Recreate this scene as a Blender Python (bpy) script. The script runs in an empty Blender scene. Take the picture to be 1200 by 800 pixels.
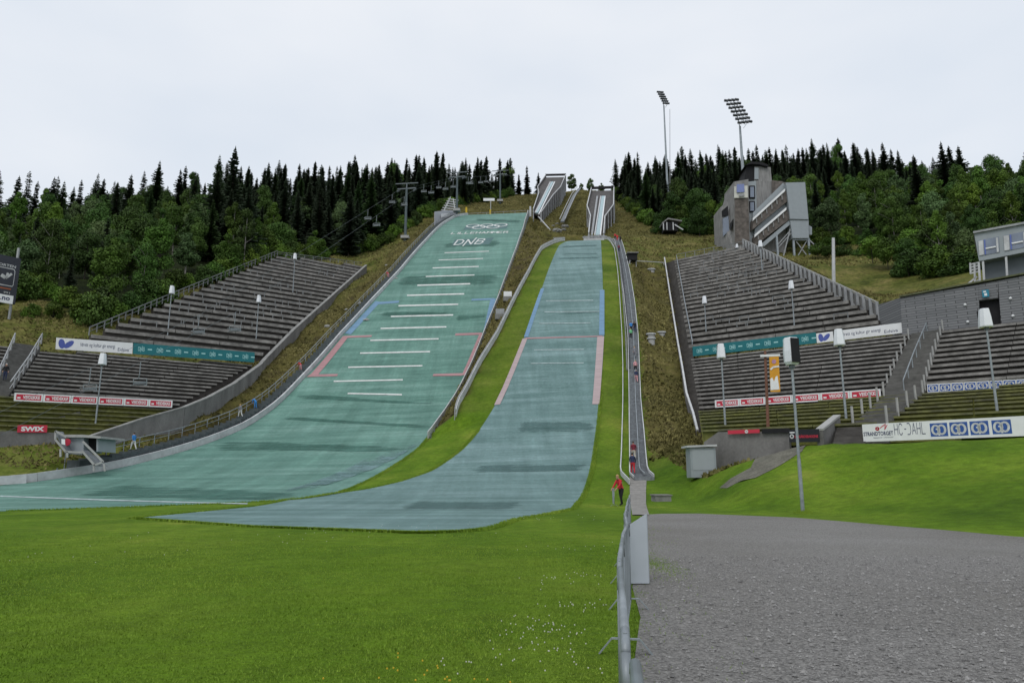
import bpy, bmesh, math, random
import numpy as np
from mathutils import Vector, Matrix
random.seed(7); RNG = np.random.default_rng(11)
SC = bpy.context.scene
COL = SC.collection
# ------------------------------------------------------------------ camera geometry
F = 833.33; PITCH = math.radians(11.0); EYE = 1.6
CP, SP = math.cos(PITCH), math.sin(PITCH)
def ray(px, py):
    a = (px-600)/F; v = (400-py)/F
    return Vector((a, CP - v*SP, SP + v*CP))
ORG = Vector((0, 0, EYE))
def atY(px, py, Y):
    d = ray(px, py); return ORG + d*(Y/d.y)
def atZ(px, py, z):
    d = ray(px, py); return ORG + d*((z-EYE)/d.z)
def proj(p):
    x, y, z = p[0], p[1], p[2]-EYE
    dep = y*CP + z*SP
    if dep < .1: return (-9999, -9999)
    return (600+F*x/dep, 400-F*(-y*SP+z*CP)/dep)
# ------------------------------------------------------------------ object helpers
def tag(o, label=None, cat=None, group=None, kind=None):
    if label: o['label'] = label
    if cat: o['category'] = cat
    if group: o['group'] = group
    if kind: o['kind'] = kind
    return o
def thing(name, label, cat, loc=(0, 0, 0), group=None, rz=0):
    o = bpy.data.objects.new(name, None); COL.objects.link(o)
    o.location = loc; o.rotation_euler = (0, 0, rz); o.empty_display_size = .3
    return tag(o, label, cat, group)
def mesh_np(name, V, Fa, mat=None, smooth=False):
    me = bpy.data.meshes.new(name)
    V = np.asarray(V, dtype=np.float32).reshape(-1, 3)
    Fa = np.asarray(Fa, dtype=np.int32); k = Fa.shape[1]
    me.vertices.add(len(V)); me.vertices.foreach_set('co', V.ravel())
    me.loops.add(Fa.size); me.loops.foreach_set('vertex_index', Fa.ravel())
    me.polygons.add(len(Fa))
    me.polygons.foreach_set('loop_start', np.arange(0, Fa.size, k, dtype=np.int32))
    me.polygons.foreach_set('loop_total', np.full(len(Fa), k, dtype=np.int32))
    me.update(calc_edges=True)
    if smooth: me.polygons.foreach_set('use_smooth', np.ones(len(Fa), dtype=bool))
    if mat:
        for m in (mat if isinstance(mat, (list, tuple)) else [mat]): me.materials.append(m)
    return me
def obj_me(name, me, parent=None):
    o = bpy.data.objects.new(name, me); COL.objects.link(o)
    if parent is not None: o.parent = parent
    return o
class MB:
    """collects shapes in world space; build() links them as one mesh object"""
    def __init__(s): s.v = []; s.f = []
    def poly(s, pts):
        n = len(s.v); s.v += [tuple(p) for p in pts]; s.f.append(tuple(range(n, n+len(pts)))); return s
    def box(s, c, size, rz=0, rx=0, ry=0):
        M = Matrix.Translation(c) @ Matrix.Rotation(rz, 4, 'Z') @ Matrix.Rotation(ry, 4, 'Y') @ Matrix.Rotation(rx, 4, 'X')
        hx, hy, hz = [q/2 for q in size]; n = len(s.v)
        for z in (-hz, hz):
            for x, y in ((-hx, -hy), (hx, -hy), (hx, hy), (-hx, hy)): s.v.append(tuple(M @ Vector((x, y, z))))
        for f in ((0, 3, 2, 1), (4, 5, 6, 7), (0, 1, 5, 4), (1, 2, 6, 5), (2, 3, 7, 6), (3, 0, 4, 7)): s.f.append(tuple(n+i for i in f))
        return s
    def bar(s, a, b, w, h):
        """rectangular bar from a to b; w horizontal width, h height"""
        a = Vector(a); b = Vector(b); d = (b-a)
        if d.length < 1e-6: return s
        d.normalize(); side = d.cross(Vector((0, 0, 1)))
        if side.length < 1e-3: side = Vector((1, 0, 0))
        side.normalize(); up = side.cross(d); n = len(s.v)
        for p in (a, b):
            for x, y in ((-w/2, -h/2), (w/2, -h/2), (w/2, h/2), (-w/2, h/2)): s.v.append(tuple(p+side*x+up*y))
        for f in ((0, 1, 2, 3), (7, 6, 5, 4), (0, 4, 5, 1), (1, 5, 6, 2), (2, 6, 7, 3), (3, 7, 4, 0)): s.f.append(tuple(n+i for i in f))
        return s
    def tube(s, a, b, r, r2=None, k=8):
        a = Vector(a); b = Vector(b); d = b-a
        if d.length < 1e-6: return s
        r2 = r if r2 is None else r2
        d.normalize(); x = d.orthogonal().normalized(); y = d.cross(x); n = len(s.v)
        for p, rr in ((a, r), (b, r2)):
            for i in range(k):
                t = 2*math.pi*i/k; s.v.append(tuple(p+x*rr*math.cos(t)+y*rr*math.sin(t)))
        for i in range(k):
            j = (i+1) % k; s.f.append((n+i, n+j, n+k+j, n+k+i))
        s.f.append(tuple(n+i for i in reversed(range(k)))); s.f.append(tuple(n+k+i for i in range(k)))
        return s
    def path(s, pts, r, k=6):
        for a, b in zip(pts[:-1], pts[1:]): s.tube(a, b, r, k=k)
        return s
    def prism(s, pts, off):
        """closed polygon extruded by the vector off"""
        off = Vector(off); k = len(pts); n = len(s.v)
        s.v += [tuple(Vector(p)) for p in pts] + [tuple(Vector(p)+off) for p in pts]
        s.f.append(tuple(n+i for i in range(k))); s.f.append(tuple(n+k+i for i in reversed(range(k))))
        for i in range(k):
            j = (i+1) % k; s.f.append((n+i, n+k+i, n+k+j, n+j))
        return s
    def ball(s, c, r, sx=1, sy=1, sz=1, u=10, w=7):
        n = len(s.v); c = Vector(c)
        for j in range(w+1):
            th = math.pi*j/w
            for i in range(u):
                ph = 2*math.pi*i/u
                s.v.append((c.x+r*sx*math.sin(th)*math.cos(ph), c.y+r*sy*math.sin(th)*math.sin(ph), c.z+r*sz*math.cos(th)))
        for j in range(w):
            for i in range(u):
                k = (i+1) % u; s.f.append((n+j*u+i, n+(j+1)*u+i, n+(j+1)*u+k, n+j*u+k))
        return s
    def build(s, name, mat, parent=None, smooth=False):
        me = bpy.data.meshes.new(name)
        V = s.v
        if parent is not None:
            Mi = (Matrix.Translation(parent_loc(parent)) @ Matrix.Rotation(parent_rz(parent), 4, 'Z')).inverted()
            V = [tuple(Mi @ Vector(p)) for p in V]
        me.from_pydata(V, [], s.f); me.materials.append(mat)
        bm = bmesh.new(); bm.from_mesh(me); bmesh.ops.recalc_face_normals(bm, faces=bm.faces); bm.to_mesh(me); bm.free()
        if smooth:
            for p in me.polygons: p.use_smooth = True
        me.update()
        return obj_me(name, me, parent)
def parent_loc(p):
    v = Vector((0, 0, 0))
    while p is not None: v = v + Vector(p.location); p = p.parent
    return v
def parent_rz(p):
    return p.rotation_euler.z if p.parent is None else 0
# ------------------------------------------------------------------ materials
MATS = {}
def mat(name, col, rough=.8, var=.25, scale=3.0, bump=0.0, metal=0.0, spec=.3, stretch=(1, 1, 1), col2=None, rnd=0.0, bscale=None, detail=6, fine=0.0, finescale=40):
    if name in MATS: return MATS[name]
    m = bpy.data.materials.new(name); m.use_nodes = True; nt = m.node_tree; N = nt.nodes; L = nt.links
    b = N['Principled BSDF']; b.inputs['Roughness'].default_value = rough; b.inputs['Metallic'].default_value = metal
    b.inputs['Specular IOR Level'].default_value = spec
    tc = N.new('ShaderNodeTexCoord'); mp = N.new('ShaderNodeMapping'); mp.inputs['Scale'].default_value = stretch
    L.new(tc.outputs['Object'], mp.inputs['Vector'])
    nz = N.new('ShaderNodeTexNoise'); nz.inputs['Scale'].default_value = scale; nz.inputs['Detail'].default_value = detail; nz.inputs['Roughness'].default_value = .6
    L.new(mp.outputs['Vector'], nz.inputs['Vector'])
    cr = N.new('ShaderNodeValToRGB'); cr.color_ramp.elements[0].position = .3; cr.color_ramp.elements[1].position = .7
    c = np.array(col); c2 = np.array(col2) if col2 is not None else c*(1+var); c1 = c*(1-var)
    if col2 is not None: c1 = c
    cr.color_ramp.elements[0].color = (*np.clip(c1, 0, 1), 1); cr.color_ramp.elements[1].color = (*np.clip(c2, 0, 1), 1)
    L.new(nz.outputs['Fac'], cr.inputs['Fac']); out = cr.outputs['Color']
    if fine:
        n2 = N.new('ShaderNodeTexNoise'); n2.inputs['Scale'].default_value = finescale; n2.inputs['Detail'].default_value = 3
        L.new(tc.outputs['Object'], n2.inputs['Vector'])
        mr = N.new('ShaderNodeMapRange'); mr.inputs['From Min'].default_value = .25; mr.inputs['From Max'].default_value = .75
        mr.inputs['To Min'].default_value = 1-fine; mr.inputs['To Max'].default_value = 1+fine
        L.new(n2.outputs['Fac'], mr.inputs['Value'])
        mx = N.new('ShaderNodeVectorMath'); mx.operation = 'SCALE'; L.new(out, mx.inputs[0]); L.new(mr.outputs['Result'], mx.inputs['Scale']); out = mx.outputs['Vector']
    if rnd:
        oi = N.new('ShaderNodeObjectInfo'); mr = N.new('ShaderNodeMapRange'); mr.inputs['To Min'].default_value = 1-rnd; mr.inputs['To Max'].default_value = 1+rnd
        L.new(oi.outputs['Random'], mr.inputs['Value'])
        hs = N.new('ShaderNodeHueSaturation'); L.new(out, hs.inputs['Color']); L.new(mr.outputs['Result'], hs.inputs['Value'])
        m2 = N.new('ShaderNodeMapRange'); m2.inputs['To Min'].default_value = .5-.012*rnd/.3; m2.inputs['To Max'].default_value = .5+.012*rnd/.3
        ml = N.new('ShaderNodeMath'); ml.operation = 'FRACT'; mm = N.new('ShaderNodeMath'); mm.operation = 'MULTIPLY'; mm.inputs[1].default_value = 7.31
        L.new(oi.outputs['Random'], mm.inputs[0]); L.new(mm.outputs[0], ml.inputs[0]); L.new(ml.outputs[0], m2.inputs['Value']); L.new(m2.outputs['Result'], hs.inputs['Hue'])
        out = hs.outputs['Color']
    L.new(out, b.inputs['Base Color'])
    if bump:
        bp = N.new('ShaderNodeBump'); bp.inputs['Strength'].default_value = bump; bp.inputs['Distance'].default_value = .05
        if bscale:
            n3 = N.new('ShaderNodeTexNoise'); n3.inputs['Scale'].default_value = bscale; n3.inputs['Detail'].default_value = 4; L.new(tc.outputs['Object'], n3.inputs['Vector']); L.new(n3.outputs['Fac'], bp.inputs['Height'])
        else: L.new(nz.outputs['Fac'], bp.inputs['Height'])
        L.new(bp.outputs['Normal'], b.inputs['Normal'])
    MATS[name] = m; return m
CONC = mat('concrete', (.17, .165, .16), .9, .3, .6, .3, stretch=(1, 1, .35), fine=.12, finescale=6)
CONCL = mat('concrete_light', (.34, .34, .33), .9, .15, 1.5, fine=.1)
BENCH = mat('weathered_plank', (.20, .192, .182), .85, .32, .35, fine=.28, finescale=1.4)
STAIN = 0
RISER = mat('dark_riser', (.052, .047, .043), .9, .35, .8)  # weathered tone, darkened to include the shade in the gap under each plank
MOSS = mat('moss_on_step', (.085, .095, .020), .95, .5, .35, col2=(.17, .17, .05), stretch=(1, 1, 1), fine=.35, finescale=3)
GALV = mat('galvanised_steel', (.27, .30, .32), .5, .28, 2.5, metal=.35)
GALVD = mat('dark_steel', (.12, .14, .15), .5, .2, 3, metal=.3)
WHITE = mat('white_paint', (.72, .73, .74), .5, .06, 1.5)
OFFW = mat('weathered_white_board', (.48, .49, .50), .7, .18, .6, fine=.1, finescale=3)
GREYB = mat('grey_board', (.30, .31, .32), .75, .2, 1.2)
RAILG = mat('dull_rail', (.19, .20, .205), .7, .2, 1.2)
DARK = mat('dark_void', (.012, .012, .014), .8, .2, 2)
WOODG = mat('grey_wood_cladding', (.215, .212, .210), .85, .35, 1.2, stretch=(6, 6, .25), fine=.2, finescale=.5)
WOODB = mat('brown_wood_cladding', (.115, .100, .090), .85, .4, 1.2, stretch=(1, 1, 1), fine=.25, finescale=.8)
METALP = mat('grey_metal_panel', (.27, .30, .32), .5, .06, 1.0)
TEALB = mat('teal_banner', (.015, .15, .17), .6, .08, 2)
RED = mat('red_sign', (.50, .03, .06), .5, .06, 2)
BLUE = mat('blue_sign', (.03, .09, .32), .5, .06, 2)
NAVY = mat('navy_print', (.02, .03, .10), .5, .1, 2)
GLASS = mat('window_glass', (.16, .19, .25), .12, .3, .4, spec=.6)
RUST = mat('brown_pole', (.16, .075, .05), .7, .2, 4)
ORANGE = mat('orange_cloth', (.62, .30, .03), .7, .1, 2)
STONE = mat('grey_stone', (.20, .20, .19), .9, .3, 2, .4)
BARK = mat('bark', (.05, .042, .036), .95, .4, 3)
BIRCH = mat('pale_bark', (.22, .21, .19), .9, .5, 3)
# ------------------------------------------------------------------ hill profiles (distance along the axis -> height)
KL = np.array([(-50, 0), (40, 0), (46, .05), (56, .8), (66, 2.2), (76, 4.3), (86, 7.2), (96, 11.3), (106, 17), (120, 26), (135, 36.2), (150, 46), (165, 55.5), (180, 64.5), (195, 73), (210, 80.8), (222, 86.8), (232, 91.0), (240, 93.4), (250, 94.5), (400, 98)])
KN = np.array([(-50, 0), (40, 0), (48, .25), (60, 1.9), (72, 4.8), (86, 10.6), (95, 15.9), (105, 22.3), (126, 35.7), (150, 49.6), (170, 59.6), (180, 63.6), (186, 65.5), (193, 67.2), (200, 68.0), (400, 75)])
def pchip(K):
    x, y = K[:, 0], K[:, 1]; h = np.diff(x); d = np.diff(y)/h; m = np.zeros(len(x))
    m[0], m[-1] = d[0], d[-1]
    for i in range(1, len(x)-1):
        if d[i-1]*d[i] > 0:
            w1 = 2*h[i]+h[i-1]; w2 = h[i]+2*h[i-1]; m[i] = (w1+w2)/(w1/d[i-1]+w2/d[i])
    def f(q):
        q = np.clip(np.asarray(q, float), x[0], x[-1]-1e-6); i = np.searchsorted(x, q, 'right')-1
        t = (q-x[i])/h[i]
        return (2*t**3-3*t**2+1)*y[i]+(t**3-2*t**2+t)*h[i]*m[i]+(-2*t**3+3*t**2)*y[i+1]+(t**3-t**2)*h[i]*m[i+1]
    return f
pL, pN = pchip(KL), pchip(KN)
def PL(x, y): return pL(y+.10*(np.clip(x, -45, 20)+15))
def PN(x, y): return pN(y+.10*(np.clip(x, -20, 30)-12))
def march(px, py, fn, t0=15, t1=340):
    d = ray(px, py); ts = np.arange(t0, t1, .25)
    h = EYE+d.z*ts - fn(d.x*ts, d.y*ts)
    idx = np.where((h[:-1] > 0) & (h[1:] <= 0))[0]
    if len(idx) == 0: i = int(np.argmin(np.abs(h))); t = ts[i]
    else: i = idx[0]; t = ts[i]+.25*h[i]/(h[i]-h[i+1])
    return ORG+d*float(t)
hitL = lambda px, py: march(px, py, PL)
hitN = lambda px, py: march(px, py, PN)
def curve(pts):
    """plan polyline (y ascending) -> x(y)"""
    pts = sorted([(p[1], p[0]) for p in pts]); ys = np.array([p[0] for p in pts]); xs = np.array([p[1] for p in pts])
    return lambda y: np.interp(y, ys, xs)
# edges traced from the hill itself
eLl_px = [(548, 249), (535, 254), (520, 263), (500, 283), (470, 318), (448, 342), (425, 367), (401, 393), (378, 420), (358, 442), (322, 478), (290, 500), (250, 517), (200, 533), (150, 546), (90, 557), (30, 566)]
eLl = [hitL(*p) for p in eLl_px]
eLl_w = [(p.x, p.y) for p in eLl]
last = eLl_w[-1]; eLl_w += [(last[0]-8, last[1]-7), (last[0]-18, last[1]-11), (last[0]-26, last[1]-30)]
XLl = curve([(p[0], p[1]) for p in eLl_w])
eLr = [hitL(*p) for p in [(618, 250), (612, 270), (604, 293), (594, 320), (582, 353), (567, 390), (551, 430), (538, 457), (524, 480), (510, 500), (490, 525), (460, 546), (430, 563), (395, 577), (350, 584), (200, 592), (0, 599)]]
XLr = curve([(p.x, p.y) for p in eLr])
eNl = [hitN(*p) for p in [(662, 279), (650, 281), (635, 293), (620, 321), (604, 351), (583, 395), (562, 429), (537, 477)]]
XNl = curve([(p.x, p.y) for p in eNl])
mNl = [hitN(*p) for p in [(667, 281), (655, 288), (645, 310), (636, 335), (620, 382), (614, 396), (598, 440), (580, 475), (560, 506), (540, 528), (505, 552), (470, 564), (430, 573)]]
mNl_w = [(p.x, p.y) for p in mNl] + [(-15.4, 52), (-15.8, 39), (-16, 31), (-9, 25.4), (-5, 23.6), (-3.3, 22.7)]
XMl = curve(mNl_w)
mNr_w = [(p.x, p.y) for p in [hitN(*p) for p in [(704, 281), (706, 320), (708, 393), (706, 430), (702, 475), (697, 520), (690, 560), (675, 590)]]] + [(3.4, 41), (1.7, 35), (.1, 30.2), (-.6, 25.8), (-1.1, 24.0), (-1.7, 23.1), (-2.6, 22.7)]
XMr = curve(mNr_w)
eNr = [hitN(*p) for p in [(711, 277), (720, 292), (724, 320), (726, 345), (729, 395), (730, 430), (730, 470), (729, 510), (727, 557)]]
XNr = curve([(p.x, p.y) for p in eNr])
eSl = [hitN(*p) for p in [(719, 280), (725, 305), (731, 345), (736, 395), (737, 450), (737.5, 500), (738, 557)]]
XSl = curve([(p.x, p.y) for p in eSl])
eSr = [hitN(*p) for p in [(726, 280), (732, 295), (738, 320), (744, 357), (748, 395), (751, 470), (755, 510), (759, 555)]]
XSr = curve([(p.x, p.y) for p in eSr])
# ------------------------------------------------------------------ stand planes
class Plane:
    def __init__(s, n, n0, z0, k): s.n = n; s.n0 = n0; s.z0 = z0; s.k = k; s.d = (n[1], -n[0])
    def z(s, x, y): return s.z0+s.k*(s.n[0]*x+s.n[1]*y-s.n0)
    def hit(s, px, py):
        d = ray(px, py); nd = s.n[0]*d.x+s.n[1]*d.y
        t = (EYE-s.z0+s.k*s.n0)/(s.k*nd-d.z); return ORG+d*t
    def uw(s, p): return (s.d[0]*p[0]+s.d[1]*p[1], s.n[0]*p[0]+s.n[1]*p[1])
    def xyz(s, u, w): return Vector((s.d[0]*u+s.n[0]*w, s.d[1]*u+s.n[1]*w, s.z0+s.k*(w-s.n0)))
def vhit(n, n0, px, py):
    d = ray(px, py); return ORG+d*(n0/(n[0]*d.x+n[1]*d.y))
NR = (.640, .768); NL = (-.610, .793)
RU = Plane(NR, 97.6, 20, .65); RLW = Plane(NR, 97.6, 20, .5); RG = Plane(NR, 77.6, 10, .2)
LU = Plane(NL, 110.8, 20, .70); LLW = Plane(NL, 110.8, 20, .5); LG = Plane(NL, 91.6, 10.4, .62)
TIERS = {
 'RU': (RU, [(812, 409), (793, 305), (872, 290), (1030, 370), (1034, 380)]),
 'RL': (RLW, [(813, 420), (824, 480), (1036, 463), (1068, 391)]),
 'RR': (RLW, [(1084, 453), (1106, 388), (1290, 366), (1290, 436)]),
 'RG': (RG, [(826, 482), (1036, 465), (1290, 444), (1290, 480), (1010, 500), (925, 503), (832, 506)]),
 'LU': (LU, [(104, 394), (325, 300), (424, 312), (302, 418)]),
 'LL': (LLW, [(48, 410), (12, 463), (205, 476), (296, 427)]),
 'LF': (LLW, [(-70, 400), (16, 406), (-8, 457), (-120, 450)]),
 'LG': (LG, [(-120, 455), (205, 478), (112, 505), (-120, 503)]),
}
def inpoly(x, y, poly):
    x = np.asarray(x, float); y = np.asarray(y, float); c = np.zeros(x.shape, bool); j = len(poly)-1
    for i in range(len(poly)):
        xi, yi = poly[i]; xj, yj = poly[j]
        cond = ((yi > y) != (yj > y)) & (x < (xj-xi)*(y-yi)/((yj-yi) if abs(yj-yi) > 1e-9 else 1e-9)+xi)
        c ^= cond; j = i
    return c
TP = {k: [tuple(pl.hit(*q))[:2] for q in pp] for k, (pl, pp) in TIERS.items()}
# strips beside / between the tiers that are stairs: soil stays under them too
CL = [(RU, [RU.hit(*q) for q in [(779, 304), (794, 303), (814, 411), (797, 412)]]), (RLW, [RLW.hit(*q) for q in [(796, 409), (814, 409), (832, 507), (835, 514), (818, 520)]]),
      (RLW, [RLW.hit(*q) for q in [(1066, 387), (1107, 385), (1086, 460), (1034, 466)]]), (RG, [RG.hit(*q) for q in [(975, 503), (1045, 502), (1086, 462), (1034, 464)]]), (LLW, [LLW.hit(*q) for q in [(14, 401), (51, 401), (12, 466), (-12, 466)]])]
CL = [(pl, [tuple(p)[:2] for p in P]) for pl, P in CL]
# ------------------------------------------------------------------ terrain
GYARD = [(.1, -6), (.42, 2.3), (.74, 4.5), (1.06, 6.6), (1.48, 8.9), (1.82, 11.2), (2.24, 13.5), (2.62, 15.8), (3.02, 18.1), (3.4, 20.4), (3.8, 22.7), (4.25, 25), (5.0, 29), (6.1, 34.0), (7.2, 35.0), (8.9, 35.2), (12.2, 31.5), (13.5, 25.8), (14.4, 21.2), (16.5, 17.5), (24, 12), (40, 6), (40, -6)]
C = []
def cp(x, y, z): C.append((x, y, z))
def cpx(px, py, Y): p = atY(px, py, Y); C.append((p.x, p.y, p.z))
for x in range(-100, 121, 20):
    for y in (-60, -30, -8, 10, 18): cp(x, y, 0)
for x in range(-100, 6, 15): cp(x, 30, 0); 
for x in (-100, -80, -60): cp(x, 45, .3); cp(x, 60, 2)
for y in list(range(40, 230, 8)):
    xl = float(XLl(y)); xr = float(XLr(y))
    if y > 62: cp(xl, y, float(PL(xl, y))-.1)
    if y <= 190: xs = float(XSr(y)); cp(xs, y, float(PN(xs, y)) if y > 60 else float(PN(xs, y))*.9)
# stand boundaries
for k, (pl, pp) in TIERS.items():
    P = TP[k]; us = [pl.uw(p) for p in P]
    for (u0, w0), (u1, w1) in zip(us, us[1:]+us[:1]):
        n = max(2, int(math.hypot(u1-u0, w1-w0)/8))
        for i in range(n):
            q = pl.xyz(u0+(u1-u0)*i/n, w0+(w1-w0)*i/n); cp(q.x, q.y, q.z-(1.0 if k[1] != 'G' else (1.3 if w0 > pl.n0-8 and w1 > pl.n0-8 else 3.0)))
# left: wall base, embankment, hillside, ridge
for q in [(-60, 560, 62), (0, 546, 66), (70, 531, 69), (100, 552, 67), (130, 530, 73), (60, 382, 100), (0, 368, 100), (-80, 372, 98), (-200, 380, 90), (20, 345, 112),
          (430, 300, 192), (470, 285, 196), (482, 279, 185), (500, 262, 222), (450, 290, 200), (535, 246, 240), (560, 243, 255), (600, 238, 285),
          (-250, 330, 160), (-120, 300, 190), (0, 272, 210), (150, 262, 225), (270, 250, 240), (400, 238, 262), (520, 232, 290), (600, 229, 320), (640, 228, 325), (682, 223, 330), (725, 232, 300), (800, 229, 285), (880, 222, 285), (960, 218, 280), (1050, 228, 262), (1130, 233, 240), (1200, 236, 220), (1330, 250, 190), (1500, 260, 170),
          # between and around the inruns
          (628, 262, 235), (640, 268, 222), (650, 258, 245), (655, 240, 285), (668, 250, 262), (672, 232, 300), (682, 262, 240), (684, 275, 205), (672, 272, 215), (730, 262, 225), (735, 250, 250), (735, 272, 200),
          (760, 300, 165), (770, 275, 200), (830, 282, 185), (760, 345, 135), (775, 400, 106), (790, 250, 240), (850, 262, 215), (870, 292, 168), (950, 307, 158), (900, 298, 164), (1000, 300, 150), (980, 328, 132), (1000, 345, 120), (1060, 350, 108), (1095, 330, 112), (1040, 308, 140), (1100, 300, 145), (1130, 328, 98), (1200, 312, 95), (1300, 300, 95), (1200, 270, 140),
          # right lawn
          (1300, 505, 41), (1200, 511, 40.2), (1100, 515, 43.5), (1012, 519, 46.5), (975, 519, 47.5), (940, 521, 49), (925, 525, 50), (900, 533, 51), (870, 541, 53), (835, 546, 57), (850, 575, 42), (790, 560, 56), (775, 590, 41), (770, 545, 60), (1000, 570, 38), (1100, 570, 34), (1200, 575, 30), (1320, 580, 27), (790, 480, 80), (805, 520, 66)]: cpx(*q)
for q in [(2.4, 33), (5, 35), (8, 35.5), (11, 34), (14, 29), (15, 24), (18, 20), (14.5, 33.5)]: cp(q[0], q[1], 0)
for x, y, z in [(-260, 60, 20), (-200, 100, 32), (-150, 75, 14), (-110, 75, 9), (-300, 200, 80), (-250, 320, 110), (-100, 360, 125), (0, 380, 146), (100, 380, 150), (200, 340, 140), (300, 250, 110), (250, 150, 70), (150, 60, 18), (200, 20, 8), (120, 90, 34), (110, 60, 16), (-150, 150, 45), (-130, 180, 62), (0, 600, 140), (-300, 600, 130), (300, 600, 130)]: cp(x, y, z)
for bx, by, tx, ty, pl_ in [(100, 530, 93, 516, 'LG'), (118, 524, 120, 507, 'LG'), (160, 513, 162, 493, 'LG'), (205, 500, 209, 480, 'LG'), (238, 484, 238, 468, 'LLW'), (268, 466, 268, 452, 'LLW'), (300, 443, 300, 429, 'LLW'), (340, 402, 340, 388, 'LU'), (380, 366, 380, 353, 'LU'), (424, 325, 426, 313, 'LU')]:
    q_ = {'LG': LG, 'LLW': LLW, 'LU': LU}[pl_].hit(tx, ty); cpx(bx, by, q_.y-1.2)
# drop near-duplicates
C2 = []
for c in C:
    if all((c[0]-d[0])**2+(c[1]-d[1])**2 > 2.2 for d in C2): C2.append(c)
C2 = np.array(C2); SCL = 1/50
A = np.sqrt(((C2[:, None, :2]-C2[None, :, :2])**2).sum(-1))*SCL
n = len(C2); Mx = np.zeros((n+3, n+3)); Mx[:n, :n] = A - np.eye(n)*.004
Mx[:n, n:n+2] = C2[:, :2]*SCL; Mx[:n, n+2] = 1; Mx[n:, :n] = Mx[:n, n:].T
W = np.linalg.solve(Mx, np.concatenate([C2[:, 2], [0, 0, 0]]))
def rbf(x, y):
    x = np.asarray(x, float); y = np.asarray(y, float); sh = np.broadcast(x, y).shape
    xf = np.broadcast_to(x, sh).ravel(); yf = np.broadcast_to(y, sh).ravel(); out = np.empty(len(xf))
    for i in range(0, len(xf), 20000):
        xx = xf[i:i+20000]; yy = yf[i:i+20000]
        r = np.sqrt((xx[:, None]-C2[None, :, 0])**2+(yy[:, None]-C2[None, :, 1])**2)*SCL
        out[i:i+20000] = r @ W[:n] + xx*SCL*W[n]+yy*SCL*W[n+1]+W[n+2]
    return out.reshape(sh)
def wav(x, y, s, a):
    return a*(np.sin(x/s*1.7+1.3*np.sin(y/s*1.1))*np.cos(y/s*1.9+1.7*np.sin(x/s*.8)))
def sm(t): t = np.clip(t, 0, 1); return t*t*(3-2*t)
def core(x, y):
    """height between the outer edges of the two hills"""
    xl, xr, nl, nr = XLl(y), XLr(y), XNl(y), XSr(y)
    nl = np.where(y < 84, np.maximum(XMl(y), xr+.5), np.maximum(nl, xr+.5))
    nl = np.where(y < 40, 4, nl)
    zL = PL(np.minimum(x, xr), y); zN = PN(np.maximum(x, nl), y)
    t = np.clip((x-xr)/(nl-xr), 0, 1)
    return np.where(x <= xr, zL, np.where(x >= nl, zN, zL*(1-t)+zN*t))
def T(x, y):
    x = np.asarray(x, float); y = np.asarray(y, float)
    x, y = np.broadcast_arrays(x, y)
    R = rbf(x, y)
    rough = sm((y-62)/30)
    R = R+rough*(wav(x, y, 5, .25)+wav(x+9, y-4, 2.1, .12))
    yc = np.clip(y, 30, 232)
    xl, xr = XLl(yc), XSr(np.clip(yc, 60, 188))
    Cc = core(x, yc)
    w = sm(1+(x-xl)/1.6)*sm(1+(xr-x)/3.0)*sm((y-24)/10)
    # upper end of each hill fades to open ground
    endL = 236; endN = 192
    xm = (XLr(yc)+XNl(yc))/2
    top = np.where(x < xm, sm((endL-y)/6+1), sm((endN-y)/5+1))
    w = w*top
    Z = R*(1-w)+Cc*w
    # keep the soil just under the mats on the steep part
    onL = (x > xl-.2) & (x < XLr(yc)+.2) & (y > 36) & (y < 234)
    Z = np.where(onL, np.minimum(Z, PL(x, y)-.006-.055*sm((y-50)/15)), Z)
    onN = (x > XMl(yc)-.2) & (x < XSr(np.clip(yc, 60, 188))+.1) & (y > 22) & (y < 190)
    Z = np.where(onN, np.minimum(Z, PN(x, y)-.006-.055*sm((y-50)/15)), Z)
    for k, (pl, pp) in TIERS.items():
        ins = inpoly(x, y, TP[k])
        if ins.any(): Z = np.where(ins, np.minimum(Z, pl.z(x, y)-1.5), Z)
    for pl, P in CL:
        ins = inpoly(x, y, P)
        if ins.any(): Z = np.where(ins, np.minimum(Z, pl.z(x, y)-1.2), Z)
    onW = (x > XLl(yc)-2.0) & (x <= xl) & (y > 60) & (y < 228)
    Z = np.where(onW, np.minimum(Z, PL(XLl(yc)-1.4, y)-.12), Z)
    gy_ = inpoly(x, y, GYARD); Z = np.where(gy_, np.minimum(Z, -.01), Z)
    flat = (y < 20) & (x < 60) & (x > -60)
    Z = np.where(flat, 0, Z)
    return Z
def Tz(x, y): return float(T(np.array([x]), np.array([y]))[0])
hitT = lambda px, py, t0=5, t1=400: march(px, py, T, t0, t1)
def axis_vals(segs):
    out = []
    for a, b, st in segs: out += list(np.arange(a, b, st))
    return np.array(out+[segs[-1][1]])
gx = axis_vals([(-900, -300, 60), (-300, -150, 10), (-150, -70, 4), (-70, 60, 1.0), (60, 140, 3), (140, 300, 10), (300, 900, 60)])
gy = axis_vals([(-200, -20, 30), (-20, 20, 4), (20, 240, 1.0), (240, 340, 4), (340, 420, 10), (420, 1000, 60)])
GX, GY = np.meshgrid(gx, gy)
GZ = T(GX, GY)
far = sm((np.abs(GX)-300)/300); GZ = GZ*(1-far)+np.clip(GZ, 0, 90)*far
V = np.stack([GX, GY, GZ], -1).reshape(-1, 3); nx, ny = len(gx), len(gy)
I = (np.arange(ny-1)[:, None]*nx+np.arange(nx-1)[None, :]).ravel()
Fq = np.stack([I, I+1, I+nx+1, I+nx], -1)
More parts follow.
